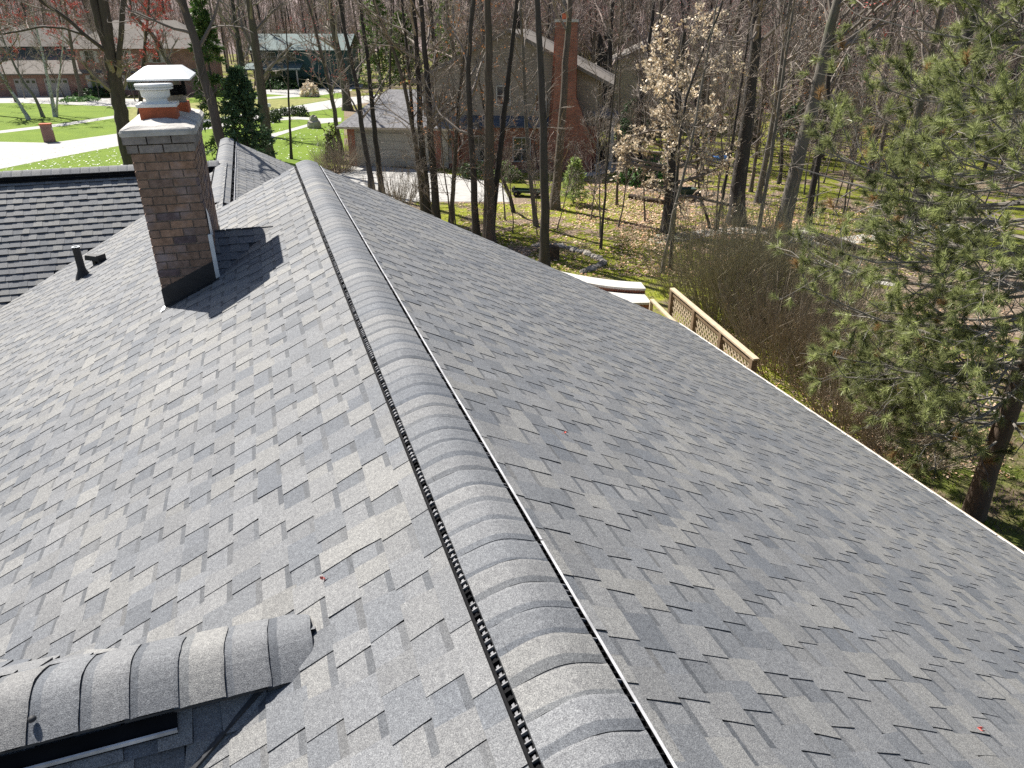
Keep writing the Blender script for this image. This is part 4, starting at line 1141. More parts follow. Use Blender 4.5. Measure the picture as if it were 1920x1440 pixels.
def spread(protos, n, rx, ry, mind, sc, angle=None):
    used = 0; tries = 0
    while used < n and tries < n * 40:
        tries += 1
        y = rngF.uniform(*ry); lim = 0.75 * y + 5
        x = rngF.uniform(max(rx[0], -lim), min(rx[1], lim))
        if blocked(x, y): continue
        if any((x - a) ** 2 + (y - b) ** 2 < mind * mind for a, b in placed): continue
        placed.append((x, y)); p = protos[int(rngF.integers(len(protos)))]
        if not p.get('_placed'):
            p['_placed'] = 1; p.location = (x, y, 0); p.rotation_euler = (0, 0, rngF.uniform(0, 6.28)); s = rngF.uniform(*sc); p.scale = (s, s, s)
        else:
            copy_tree(p, (x, y, 0), rngF.uniform(0, 6.28), rngF.uniform(*sc))
        used += 1
spread(protoT, 130, (2, 95), (46, 105), 2.4, (0.75, 1.2))
spread(protoT, 70, (-30, 30), (60, 118), 3.0, (0.8, 1.2))
spread(protoT, 70, (-115, 0), (118, 165), 3.2, (0.75, 1.15))
spread(protoT, 40, (0, 110), (100, 150), 3.2, (0.8, 1.15))
spread(protoT, 20, (7, 34), (36, 50), 1.8, (0.42, 0.62))
spread(protoS, 95, (2, 42), (31, 60), 1.0, (0.7, 1.35))
spread(protoS, 14, (-3.5, 8), (28, 41), 1.0, (0.6, 1.15))
spread(protoS, 40, (10, 60), (50, 85), 1.4, (0.9, 1.5))
spread(protoS, 26, (-70, -10), (60, 112), 2.0, (0.9, 1.3)) if False else None
for p in protoT + protoS:
    if '_placed' in p: del p['_placed']
for o in bpy.data.objects:
    if '_placed' in o: del o['_placed']

yard = None
for i, (x, y, sc_) in enumerate([(-72, 92, 1.7), (-66, 94, 1.5), (-60, 92, 1.9), (-55, 94, 1.6), (-50, 96, 1.8), (-46, 93, 1.5), (-42, 97, 1.9), (-70, 84, 1.4), (-34, 108, 1.8), (-29, 110, 1.6), (-25, 107, 1.9), (-21, 112, 1.7), (-37, 110, 1.5), (-62, 97, 1.6), (-53, 98, 1.4)]):
    copy_tree(protoS[[0, 1, 3][i % 3]], (x, y, 0), i * 1.7, sc_, 'bare twiggy yard tree in front of the houses across the street', 'yard trees across the street')
# --- the farthest woods: one mass nobody could count
def distant():
    rng = np.random.default_rng(8)
    tmb = MB()
    n = 900
    y = rng.uniform(150, 300, n); x = rng.uniform(-0.85, 0.85, n) * y
    K = 5
    hgt = rng.uniform(15, 24, n)
    base = np.stack([x, y, np.zeros(n)], -1)
    pts = base[:, None, :] + np.linspace(0, 1, K)[None, :, None] * np.stack([rng.normal(0, 1.0, n), rng.normal(0, 1.0, n), hgt], -1)[:, None, :]
    R = rng.uniform(0.12, 0.26, n)[:, None] * np.linspace(1, 0.3, K)
    tmb.tubes(pts, R, 4)
    A, AR, _ = grow(rng, pts, R, 12, (0.15, 1.0), 5.0, 50, 0.3, 4, 0.5, 0.2, 0.04)
    tmb.tubes(A, AR, 3)
    B, BR, _ = grow(rng, A, AR, 4, (0.2, 1.0), 2.6, 42, 0.2, 3, 0.7, 0.25, 0.03)
    tmb.tubes(B, BR, 3)
    C, CR, _ = grow(rng, B, BR, 2, (0.2, 1.0), 1.6, 42, 0.2, 3, 0.7, 0.25, 0.022)
    tmb.tubes(C, CR, 3)
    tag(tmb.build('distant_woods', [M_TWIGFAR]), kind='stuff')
distant()

hm = MB()
an = np.linspace(-1.25, 1.25, 60)
rgh = np.random.default_rng(6)
cr_ = 30 + 5 * np.sin(an * 5) + rgh.normal(0, 1.2, 60)
Vh = []
for r_, k_ in ((305, 0.0), (330, 0.55), (370, 1.0), (460, 1.0), (520, 0.0)):
    Vh += [(r_ * sin(a_), r_ * cos(a_), -0.2 + c_ * k_) for a_, c_ in zip(an, cr_)]
hm.add(Vh, Q=[[i * 60 + j, i * 60 + j + 1, (i + 1) * 60 + j + 1, (i + 1) * 60 + j] for i in range(4) for j in range(59)])
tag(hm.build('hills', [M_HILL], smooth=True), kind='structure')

# --- evergreens
def conifer(name, label, base, h, r, seed, m, nb=90, dens=26, spray=(0.22, 0.05), droop=-0.15, group=None, trunk_r=None, bark=None, z0=0.05, taperp=0.8, tones=None, cat='conifer'):
    rng = np.random.default_rng(seed)
    root = empty(name, tuple(base)); tag(root, label, cat, group)
    tm = MB()
    p = np.stack([rng.normal(0, 0.02, 8), rng.normal(0, 0.02, 8), np.linspace(-0.1, h, 8)], -1)
    tr = trunk_r or h * 0.016
    tm.tubes(p, tr * np.linspace(1, 0.1, 8), 8)
    tm.build('trunk', [bark or M_BARK], root, smooth=True)
    t = np.sort(rng.uniform(z0, 0.985, nb)); z = t * h
    L = r * ((1 - t) ** taperp * 0.95 + 0.05) * rng.uniform(0.7, 1.15, nb)
    an = np.arange(nb) * 2.399 + rng.normal(0, 0.3, nb)
    K = 5; s = np.linspace(0, 1, K)
    d = np.stack([np.cos(an), np.sin(an)], -1)
    P = np.zeros((nb, K, 3))
    P[:, :, :2] = d[:, None, :] * (L[:, None] * s[None])[:, :, None]
    P[:, :, 2] = z[:, None] + L[:, None] * (droop * s + 0.12 * s * s)[None]
    P[:, 1:] += rng.normal(0, 0.03 * r, (nb, K - 1, 3))
    cmb = MB()
    cmb.tubes(P, np.maximum(0.02 * L[:, None] * (1 - 0.8 * s)[None], 0.004), 4, mat=1)
    n = nb * dens
    idx = np.repeat(np.arange(nb), dens); tt = rng.uniform(0.12, 1.0, n) ** 0.7 * (K - 1); i = np.minimum(tt.astype(int), K - 2); f = (tt - i)[:, None]
    c = P[idx, i] * (1 - f) + P[idx, i + 1] * f
    out = np.concatenate([d[idx], np.zeros((n, 1))], 1)
    dirv = nrm(out * 0.8 + rng.normal(0, 0.75, (n, 3)) + np.array([0, 0, -0.12]))
    l = spray[0] * rng.uniform(0.6, 1.3, (n, 1)); e = nrm(np.cross(dirv, rng.normal(size=(n, 3)))) * spray[1]
    tn = np.ones((n, 3)) * rng.uniform(0.6, 1.5, (n, 1)) if tones is None else np.array(tones)[rng.integers(0, len(tones), n)]
    cmb.quads(np.stack([c, c + dirv * l * 0.5 + e, c + dirv * l, c + dirv * l * 0.5 - e], 1), 0, tn)
    cmb.build('crown', [m, bark or M_BARK], root)
    return root
conifer('spruce_tree', 'dense dark green spruce behind the lower wing ridge', gp(484, 398), 6.4, 1.65, 501, M_SPRUCE, nb=230, dens=70, spray=(0.22, 0.03), z0=0.02, taperp=0.6)
conifer('spruce_tree', 'taller airy green spruce beside the leaning shade tree', gp(440, 395), 9.2, 1.7, 502, M_CEDAR, nb=90, dens=50, spray=(0.3, 0.035), droop=-0.35, tones=[(0.6, 0.7, 0.6), (0.9, 1.0, 0.8), (1.2, 1.2, 1.0)])
conifer('small_pine', 'small bright green pine on bare soil before the brick house', gp(1076, 383), 2.25, 0.85, 503, M_NEEDLE, nb=70, dens=40, spray=(0.2, 0.022), droop=0.15, tones=[(1.1, 1.25, 1.1), (1.5, 1.6, 1.4), (0.8, 1, 0.8)])
for i, (px, h, r, lab) in enumerate([((715, 172), 13, 3.2, 'feathery yellow green pine rising behind the garage'), ((760, 168), 10, 3.0, 'low yellow green pine tucked behind the taupe gable'),
                                     ((845, 170), 12, 3.0, 'yellow green pine above the ridge of the taupe house')]):
    conifer('pine_tree', lab, gp(*px), h, r, 510 + i, M_CEDAR, nb=110, dens=34, spray=(0.5, 0.09), droop=0.05, taperp=0.5, tones=[(1.2, 1.1, 0.8), (1.6, 1.5, 1.0), (0.7, 0.8, 0.6)])
conifer('evergreen_tree', 'blackish green evergreen in the woods behind the leaning oak', gp(1598, 250), 4.2, 2.0, 520, M_SPRUCE, nb=90, dens=34, spray=(0.3, 0.07), z0=0.03)
conifer('evergreen_tree', 'low dark evergreen at the back corner of the brick house', gp(1185, 262), 3.0, 1.8, 521, M_SPRUCE, nb=90, dens=34, spray=(0.26, 0.06), z0=0.02, taperp=0.5)
conifer('evergreen_tree', 'deep green evergreen thicket behind the twin pale stems', gp(1490, 262), 2.6, 2.2, 522, M_SPRUCE, nb=80, dens=30, spray=(0.3, 0.07), z0=0.02, taperp=0.5)
conifer('pine_tree', 'bright green pine filling the gap above the thick blackish trunk', gp(1850, 250), 10, 4.0, 523, M_CEDAR, nb=110, dens=36, spray=(0.5, 0.07), droop=0.05, taperp=0.5)
conifer('pine_tree', 'bright green pine at the frame edge behind the long needled boughs', gp(1930, 300), 11, 4.0, 524, M_CEDAR, nb=110, dens=36, spray=(0.5, 0.07), droop=0.05, taperp=0.5)

def bush(name, label, base, r, h, seed, m, n=700, leaf=0.07, group=None, tones=None, cat='shrub', lift=0.0):
    rng = np.random.default_rng(seed)
    mb = MB()
    d = nrm(rng.normal(size=(n, 3))); d[:, 2] = np.abs(d[:, 2]) * 1.0
    lump = 1 + 0.16 * np.sin(d[:, 0] * 5 + seed) * np.cos(d[:, 1] * 6) + rng.normal(0, 0.06, n)
    rad = rng.uniform(0.55, 1.0, n) ** 0.5 * lump
    c = d * rad[:, None] * np.array([r, r, h]) + np.array([0, 0, lift])
    q = nrm(d + rng.normal(0, 0.7, (n, 3))); e = nrm(np.cross(q, rng.normal(size=(n, 3)))); e2 = np.cross(q, e)
    s = leaf * rng.uniform(0.6, 1.3, (n, 1))
    tn = np.ones((n, 3)) * rng.uniform(0.6, 1.45, (n, 1)) if tones is None else np.array(tones)[rng.integers(0, len(tones), n)]
    mb.quads(np.stack([c - e * s, c + e2 * s * 0.5, c + e * s, c - e2 * s * 0.5], 1), 0, tn)
    st = rng.normal(0, 0.25 * r, (14, 3)); st[:, 2] = 0
    tp = st + rng.normal(0, 0.4 * r, (14, 3)); tp[:, 2] = h * rng.uniform(0.5, 0.9, 14)
    mb.tubes(np.stack([st * 0.3, (st * .3 + tp) / 2, tp], 1), np.full((14, 3), 0.012), 4, mat=1)
    root = empty(name, tuple(base)); tag(root, label, cat, group)
    mb.build('foliage', [m, M_BARK], root)
    return root
bx = bush('boxwood_shrub', 'clipped round boxwood along the front walk across the lawn', gp(517, 222), 0.62, 0.95, 600, M_SHLEAF, 600, 0.09, 'round boxwoods by the walk')
for i, p in enumerate([(533, 217), (553, 217), (568, 218)]):
    copy_tree(bx, gp(*p), i * 1.3, 0.92 + 0.07 * i)
bx2 = bush('boxwood_shrub', 'clipped boxwood standing forward of the round row by the walk', gp(514, 229), 0.62, 0.9, 601, M_SHLEAF, 600, 0.09)
bush('arborvitae_shrub', 'bronze egg shaped shrub at the corner of the garage', gp(627, 303), 0.62, 2.2, 602, M_SHLEAF, 900, 0.10, tones=[(1.5, 1.0, 0.6), (2.0, 1.2, 0.8), (0.8, 0.7, 0.4)])
bush('laurel_shrub', 'broad green rhododendron in front of the patio edge', gp(1213, 345), 1.5, 1.3, 603, M_SHLEAF, 1500, 0.12, tones=[(0.8, 1.3, 0.8), (1.3, 1.9, 1.1), (0.6, 0.9, 0.6)])
bush('garden_shrub', 'yellow green shrub by the wall at the driveway end', gp(946, 335), 0.6, 1.0, 604, M_SHLEAF, 500, 0.09, tones=[(2.6, 2.4, 1.0), (1.6, 1.7, 0.8)])
bush('garden_shrub', 'small olive shrub next to the yellow green one', gp(963, 340), 0.55, 0.8, 605, M_SHLEAF, 450, 0.09, tones=[(1.6, 1.6, 0.8), (1.1, 1.2, 0.7)])
bush('garden_shrub', 'dark rounded evergreen bush before the far garage doors', gp(128, 172), 1.5, 2.8, 606, M_SHLEAF, 900, 0.2, tones=[(0.8, 1.1, 0.8), (1.2, 1.7, 1.0)])
bush('ground_cover', 'pale grey green juniper mat on the far driveway island', gp(150, 189), 2.4, 0.5, 607, M_SHLEAF, 700, 0.15, tones=[(2.5, 3.0, 2.8), (1.7, 2.2, 2.0)], cat='ground cover')
bush('foundation_hedge', 'dark low hedge under the window of the pink brick house', gp(185, 180), 3.2, 1.1, 608, M_SHLEAF, 1300, 0.18, tones=[(0.5, 0.7, 0.6), (0.8, 1.0, 0.8)], cat='hedge')
bush('foundation_hedge', 'dark low hedge along the brick wing of the taupe house', gp(890, 332), 1.0, 0.9, 609, M_SHLEAF, 800, 0.1, tones=[(0.5, 0.6, 0.5), (0.8, 0.9, 0.7)], cat='hedge')
bush('foundation_hedge', 'grey green mounded shrubs before the teal house', gp(530, 166), 3.0, 1.6, 610, M_SHLEAF, 900, 0.2, tones=[(1.2, 1.4, 1.3), (0.7, 0.9, 0.8)], cat='hedge')
bush('garden_shrub', 'dark spreading shrub across the street before the teal house', gp(590, 163), 3.4, 2.2, 611, M_SHLEAF, 1100, 0.2, tones=[(0.6, 0.7, 0.7), (0.9, 1.0, 0.9)])
bush('ornamental_grass', 'tuft of straw coloured ornamental grass beside the street', gp(581, 181), 1.2, 1.7, 612, M_BEECH, 500, 0.25, cat='plant')

# multi-stemmed bare shrubs
def stem_shrub(name, label, base, spreadr, h, n, seed, m, rng_leaf=0, lean=(0, 0)):
    rng = np.random.default_rng(seed)
    root = empty(name, tuple(base)); tag(root, label, 'shrub')
    K = 6
    an = rng.uniform(0, 2 * math.pi, n); rr = spreadr * np.sqrt(rng.random(n))
    foot = np.stack([np.cos(an) * rr * 0.45, np.sin(an) * rr * 0.45, np.full(n, -0.05)], -1)
    tip = np.stack([np.cos(an) * rr * 1.15 + lean[0], np.sin(an) * rr * 1.15 + lean[1], h * rng.uniform(0.35, 1.2, n) * (1.05 - 0.25 * (rr / spreadr) ** 2)], -1)
    s = np.linspace(0, 1, K)[None, :, None]
    P = foot[:, None] * (1 - s) + tip[:, None] * s + rng.normal(0, 0.045, (n, K, 3)) * np.sin(s * 2.5)
    R = np.linspace(0.010, 0.004, K)[None] * rng.uniform(0.7, 1.3, (n, 1))
    sm = MB(); sm.tubes(P, R, 4); sm.build('stems', [m], root)
    A, AR, _ = grow(rng, P, R, 6, (0.25, 1.0), h * 0.32, 24, 0.45, 4, 0.7, 0.14, 0.0045)
    B, BR, _ = grow(rng, A, AR, 3, (0.2, 1.0), h * 0.15, 26, 0.4, 3, 0.7, 0.15, 0.0036)
    tm = MB(); tm.tubes(A, AR, 3); tm.tubes(B, BR, 3); tm.build('twigs', [m], root)
    return root
stem_shrub('bare_shrub', 'olive brown bare shrub behind the lattice railing top', gp(1345, 600), 2.2, 2.9, 230, 701, M_STEMO)
stem_shrub('bare_shrub', 'tall olive brown bare shrub below the leaning oak', gp(1440, 600), 2.4, 3.0, 260, 702, M_STEMO)
stem_shrub('bare_shrub', 'olive brown bare shrub beside the path bend', gp(1530, 590), 1.9, 2.0, 180, 703, M_STEMO)
stem_shrub('bare_shrub', 'russet bare shrub past the end of the lattice railing', gp(1465, 690), 1.9, 2.1, 190, 704, M_STEMR)
stem_shrub('bare_shrub', 'russet bare shrub with tangled twigs under the pine bough tips', gp(1570, 690), 2.0, 2.1, 200, 705, M_STEMR)
stem_shrub('bare_shrub', 'low russet bare shrub close to the gutter', gp(1590, 800), 1.5, 1.6, 150, 706, M_STEMR)
stem_shrub('bare_shrub', 'low brown bare shrub between the gutter and the pine trunk', gp(1690, 850), 1.4, 1.2, 150, 711, M_STEMR)
stem_shrub('bare_shrub', 'leafless thorny shrub beside the garage pier', gp(636, 322), 1.7, 1.7, 160, 707, M_STEMR)
stem_shrub('bare_shrub', 'fine pale bare shrub over the driveway edge', gp(745, 395), 1.6, 1.9, 90, 708, M_TWIG)
stem_shrub('bare_shrub', 'grey dry shrub behind the patio', gp(1150, 300), 1.6, 1.5, 260, 709, M_TWIG)

# --- the long needled pine beside the house
def big_pine():
    rng = np.random.default_rng(900)
    base = gp(1825, 968)
    root = empty('long_needled_pine', tuple(base))
    tag(root, 'big long needled pine with flaking bark beside the white gutter', 'pine tree')
    h = 15.0
    K = 14
    p = np.stack([np.cumsum(rng.normal(0, 0.03, K)), np.cumsum(rng.normal(0, 0.03, K)), np.linspace(-0.15, h, K)], -1)
    rad = 0.175 * np.linspace(1, 0.3, K); rad[0] *= 1.2
    tm = MB(); tm.tubes(p, rad, 14); tm.build('trunk', [M_BARKP], root, smooth=True)
    zs = np.concatenate([np.repeat(np.arange(1.7, 5.0, 0.45), 7), np.repeat(np.arange(5.0, 7.2, 0.5), 7), np.repeat(np.arange(7.2, 12.0, 0.6), 5)])
    n = len(zs); zs = zs + rng.normal(0, 0.12, n)
    # more boughs reach over towards the open side
    an = np.where(rng.random(n) < 0.62, math.pi + 0.15 + rng.normal(0, 0.75, n), rng.uniform(0, 2 * math.pi, n))
    L = np.interp(zs, [2.0, 4, 6, 7.5, 9, 14], [2.6, 3.4, 3.6, 3.2, 2.5, 1.7]) * rng.uniform(0.65, 1.12, n)
    Kb = 7; s = np.linspace(0, 1, Kb)
    d = np.stack([np.cos(an), np.sin(an)], -1)
    P = np.zeros((n, Kb, 3))
    P[:, :, :2] = d[:, None] * (L[:, None] * s)[:, :, None]
    P[:, :, 2] = zs[:, None] + L[:, None] * (-0.16 * s + 0.20 * s ** 3)[None] * rng.uniform(0.4, 1.6, (n, 1))
    P[:, 1:] += np.cumsum(rng.normal(0, 0.05, (n, Kb - 1, 3)), 1)
    R = np.maximum(0.011 * L[:, None] * (1 - 0.82 * s)[None], 0.006)
    br = MB(); br.tubes(P, R, 6)
    A, AR, ai = grow(rng, P, R, 10, (0.3, 1.0), L * 0.36, 42, 0.10, 5, 0.6, 0.16, 0.006)
    A[:, :, 2] += 0
    br.tubes(A, AR, 4)
    B, BR, bi = grow(rng, A, AR, 2, (0.25, 0.95), 0.42, 40, 0.2, 4, 0.7, 0.15, 0.0045)
    br.tubes(B, BR, 4)
    # dead grey twigs inside
    D, DR, _ = grow(rng, P, R, 2, (0.1, 0.6), 0.8, 55, -0.1, 5, 0.35, 0.25, 0.004)
    br.tubes(D, DR, 3)
    br.build('branches', [M_DEAD], root, smooth=False)
    # needle tufts at the tips
    ends = np.concatenate([A[:, -1], B[:, -1], P[:, -1], A[:, -2], B[:, -2]])
    dirs = np.concatenate([A[:, -1] - A[:, -2], B[:, -1] - B[:, -2], P[:, -1] - P[:, -2], A[:, -1] - A[:, -3], B[:, -1] - B[:, -3]])
    keep = rng.random(len(ends)) < 0.46
    ends, dirs = ends[keep], nrm(dirs[keep] + np.array([0, 0, 0.03]))
    nt = len(ends); nn = 70
    c = np.repeat(ends, nn, 0); dd = np.repeat(dirs, nn, 0)
    off = rng.uniform(-0.11, 0.03, (nt * nn, 1))
    g_ = rng.normal(size=(nt * nn, 3)); g_ = nrm(g_ - (g_ * dd).sum(1, keepdims=True) * dd)
    a = np.radians(rng.uniform(15, 68, (nt * nn, 1)))
    nd = np.cos(a) * dd + np.sin(a) * g_ + np.array([0, 0, -0.12])
    l = rng.uniform(0.10, 0.17, (nt * nn, 1))
    st = c + dd * off
    w = nrm(np.cross(nd, rng.normal(size=nd.shape))) * 0.0048
    tn = np.repeat(np.ones((nt, 3)) * rng.uniform(0.5, 1.35, (nt, 1)) * np.array([1, 1, 1]), nn, 0)
    brown = np.repeat(rng.random(nt) < 0.03, nn)
    tn[brown] = np.array([1.05, 0.58, 0.6])
    tn = tn * rng.uniform(0.75, 1.3, (nt * nn, 1))
    nm = MB()
    nm.tris(np.stack([st - w, st + w, st + nd * l], 1), 0, tn)
    nm.build('needles', [M_NEEDLE], root)
    return root
big_pine()

# ------------------------------------------------------------------ neighbouring houses
def frame_house(name, label, A, ang, cat='house'):
    r = empty(name, (A[0], A[1], 0), radians(ang)); tag(r, label, cat); return r
def window(parent, x0, x1, z0, z1, y=-0.03, fr=M_WTRIM, gl=M_GLASS, bars=1, horiz=1):
    m = MB(); t = 0.07
    m.box((x0 - t, y - 0.03, z0 - t), (x1 + t, y + 0.02, z0)); m.box((x0 - t, y - 0.03, z1), (x1 + t, y + 0.02, z1 + t))
    m.box((x0 - t, y - 0.03, z0), (x0, y + 0.02, z1)); m.box((x1, y - 0.03, z0), (x1 + t, y + 0.02, z1))
    for i in range(bars):
        x = x0 + (x1 - x0) * (i + 1) / (bars + 1); m.box((x - 0.02, y - 0.018, z0), (x + 0.02, y + 0.01, z1))
    for i in range(horiz):
        z = z0 + (z1 - z0) * (i + 1) / (horiz + 1); m.box((x0, y - 0.016, z - 0.02), (x1, y + 0.01, z + 0.02))
    w = m.build('window', [fr], parent)
    p = MB(); p.box((x0, y - 0.005, z0), (x1, y + 0.02, z1)); p.build('pane', [gl], w)
    return w
def hip(m, x0, x1, y0, y1, z0, z1, ins, th=0.12):
    yc = (y0 + y1) / 2
    m.add([(x0, y0, z0), (x1, y0, z0), (x1, y1, z0), (x0, y1, z0), (x0 + ins, yc, z1), (x1 - (ins if ins > 0 else 0), yc, z1)],
          Q=[[0, 1, 5, 4], [2, 3, 4, 5], [3, 2, 1, 0]], T=[[3, 0, 4], [1, 2, 5]])
nh = frame_house('taupe_house', 'taupe sided gable house with brick ground floor and hipped garage behind the grove', (-10.13, 47.02), -7.9)
m = MB(); m.box((0.0, 0.0, 0), (6.2, 6.4, 2.5)); m.build('wall', [M_DOORBG], nh, )['label'] = 'plain beige garage wall'
for lo, hi in (((-0.25, -0.02, 0), (0.22, 0.30, 2.28)), ((5.1, -0.02, 0), (5.75, 0.25, 2.28)), ((6.45, -0.02, 0), (6.9, 0.2, 2.28))):
    m = MB(); m.box(lo, hi); m.build('brick_pier', [M_PIER], nh)
m = MB(); m.box((0.35, -0.04, 0.02), (5.0, 0.0, 2.02)); m.build('garage_door', [M_DOORBG], nh)
m = MB()
hip(m, -0.75, 8.4, -0.55, 6.9, 2.42, 4.35, 2.4)
m.box((-0.73, -0.53, 2.30), (7.0, -0.50, 2.418), 1)
m.build('garage_roof', [M_ROOFGREY, M_TAN], nh)
BX0, BX1, AX, AZ, EZ = 4.6, 15.35, 10.0, 7.85, 5.35
m = MB()
m.prism([(BX0, 2.62), (BX1, 2.62), (BX1, EZ), (AX, AZ - 0.05), (BX0, EZ)], 0.6, 10.0)
m.build('siding_wall', [M_SIDING], nh)
m = MB(); m.box((6.9, 0.32, 0), (BX1, 10.0, 2.6)); m.build('brick_wall', [M_NBRICK], nh)
m = MB()
for (xa, za, xb, zb) in ((BX0 - 0.6, EZ - 0.28, AX, AZ + 0.02), (BX1 + 0.9, EZ - 0.42, AX, AZ + 0.02)):
    m.add([(xa, 0.15, za), (xb, 0.15, zb), (xb, 10.4, zb), (xa, 10.4, za), (xa, 0.15, za - 0.2), (xb, 0.15, zb - 0.2), (xb, 10.4, zb - 0.2), (xa, 10.4, za - 0.2)],
          Q=[[0, 1, 2, 3] if xa > AX else [3, 2, 1, 0], [4, 5, 6, 7], [0, 4, 5, 1], [0, 3, 7, 4], [2, 6, 7, 3]], mat=0)
m.build('roof', [M_ROOFTAN], nh)
m = MB()
m.add([(7.2, -0.25, 2.6), (13.0, -0.25, 2.6), (13.0, 0.58, 3.1), (7.2, 0.58, 3.1), (7.2, -0.25, 2.5), (13.0, -0.25, 2.5)], Q=[[0, 1, 2, 3], [4, 5, 1, 0]]); m.build('pent_roof', [M_DKROOF_SHADE], nh)
m = MB()
m.prism([(12.35, 0), (15.2, 0), (15.05, 1.9), (14.55, 3.1), (14.05, 4.3), (13.97, 8.2), (12.76, 8.2), (12.76, 4.3), (12.45, 2.6)], -0.35, 0.55)
ch = m.build('chimney', [M_NBRICK], nh)
m = MB(); m.box((12.70, -0.41, 8.2), (14.03, 0.61, 8.34)); m.build('chimney_cap', [M_LIME], ch)
m = MB(); m.box((13.1, -0.05, 8.34), (13.4, 0.25, 8.65)); m.build('flue_liner', [M_TERRA], ch)
window(nh, 9.25, 10.0, 3.75, 4.75, y=0.57)
window(nh, 5.83, 6.42, 0.35, 2.0, y=0.1, bars=0)
window(nh, 10.3, 11.3, 0.5, 1.85, y=0.29, bars=1)
window(nh, 7.6, 8.6, 0.5, 1.9, y=0.29, bars=1)
window(nh, 11.6, 12.2, 3.4, 4.3, y=0.57)
m = MB(); m.box((6.0, 0.1, 0), (6.9, 0.6, 2.6)); m.build('entry_wall', [M_NBRICK], nh)
m = MB(); m.add([(15.1, 0.0, 3.35), (16.6, 0.0, 3.2), (16.6, 3.0, 3.2), (15.1, 3.0, 3.75), (15.1, 0, 3.2), (16.6, 0, 3.05), (16.6, 3, 3.05), (15.1, 3, 3.2)], Q=[[0, 1, 2, 3], [4, 5, 1, 0], [5, 6, 2, 1], [7, 6, 5, 4]]); m.build('porch_roof', [M_ROOFGREY], nh)
for yy in (0.1, 2.6):
    m = MB(); m.box((16.2, yy, 0), (16.4, yy + 0.2, 3.05)); m.build('porch_post', [M_WTRIM], nh)
m = MB(); m.box((15.36, 1.2, 0.05), (15.42, 2.1, 2.15)); m.build('door', [M_WTRIM], nh)

# pink brick house beyond the street
fh = frame_house('pink_brick_house', 'big pink brick house with two taupe garage doors across the street', (-65.05, 100.13), 7.35)
m = MB(); m.box((-8, 0, 0), (8.6, 10, 2.8)); m.box((8.6, 0.0, 0), (24, 11, 5.7)); m.build('wall', [M_FBRICK], fh)
m = MB(); m.add([(-8.6, -0.7, 2.75), (9.2, -0.7, 2.75), (9.2, 4.6, 5.0), (-8.6, 4.6, 5.0), (-8.6, -0.7, 2.6), (9.2, -0.7, 2.6)], Q=[[0, 1, 2, 3], [4, 5, 1, 0]])
m.add([(8.3, -0.55, 2.75), (24.4, -0.55, 2.75), (24.4, 0.0, 3.2), (8.3, 0.0, 3.2)], Q=[[0, 1, 2, 3]])
m.build('lower_roof', [M_ROOFTAN], fh)
m = MB(); m.box((-8, 4.4, 4.6), (8.6, 10, 5.9)); m.build('upper_wall', [M_DKROOF_SHADE], fh)  # dark blue paints the shade on this wall under the upper roof
m = MB()
hip(m, -8.8, 9.5, 3.9, 11.5, 5.85, 8.4, 2.0)
hip(m, 7.9, 24.8, -0.7, 11.9, 5.65, 9.0, 4.5)
m.build('roof', [M_ROOFTAN], fh)
for x0, x1 in ((0.3, 3.0), (4.0, 6.9)):
    m = MB(); m.box((x0, -0.06, 0.02), (x1, 0.0, 2.15)); d = m.build('garage_door', [M_GDOOR], fh)
    for k in range(4):
        w = (x1 - x0) / 4; m = MB(); m.box((x0 + w * k + 0.14, -0.08, 1.62), (x0 + w * (k + 1) - 0.14, -0.061, 1.92)); m.build('window', [M_GLASS], d)
for (a, b, c, d) in ((9.75, 10.8, 4.0, 5.4), (14.0, 15.0, 4.0, 5.4), (18.0, 19.0, 4.0, 5.4), (9.75, 10.8, 0.65, 2.5), (14.2, 15.4, 0.7, 2.5)):
    window(fh, a, b, c, d, y=-0.02)
    for s in (a - 0.55, b + 0.1):
        m = MB(); m.box((s, -0.05, c), (s + 0.42, -0.002, d)); m.build('shutter', [M_WTRIM], fh)
# teal house
th = frame_house('teal_house', 'dark teal house with pale green roof at the end of the street', (-38.6, 116.2), 0)
m = MB(); m.box((0.3, 0, 0), (14, 9, 5.2)); m.build('wall', [M_TEAL], th)
m = MB(); m.add([(-0.4, -0.8, 5.15), (14.6, -0.8, 5.15), (14.6, 4.5, 7.3), (-0.4, 4.5, 7.3), (14.6, 9.8, 5.15), (-0.4, 9.8, 5.15)], Q=[[0, 1, 2, 3], [3, 2, 4, 5]], T=[]); m.build('roof', [M_ROOFTEAL], th)
m = MB(); m.add([(-1.4, -2.4, 2.7), (7.5, -2.4, 2.7), (7.5, -0.01, 3.4), (-1.4, -0.01, 3.4), (-1.4, -2.4, 2.5), (7.5, -2.4, 2.5)], Q=[[0, 1, 2, 3], [4, 5, 1, 0]]); m.build('porch_roof', [M_ROOFTEAL], th)
for xx in (-0.6, 1.5, 6.8):
    m = MB(); m.box((xx, -2.2, 0), (xx + 0.18, -2.02, 2.5)); m.build('porch_post', [M_WTRIM], th)
window(th, 2.0, 3.4, 3.7, 4.8); window(th, 5.0, 6.4, 3.7, 4.8); window(th, 2.4, 3.8, 0.7, 2.2)
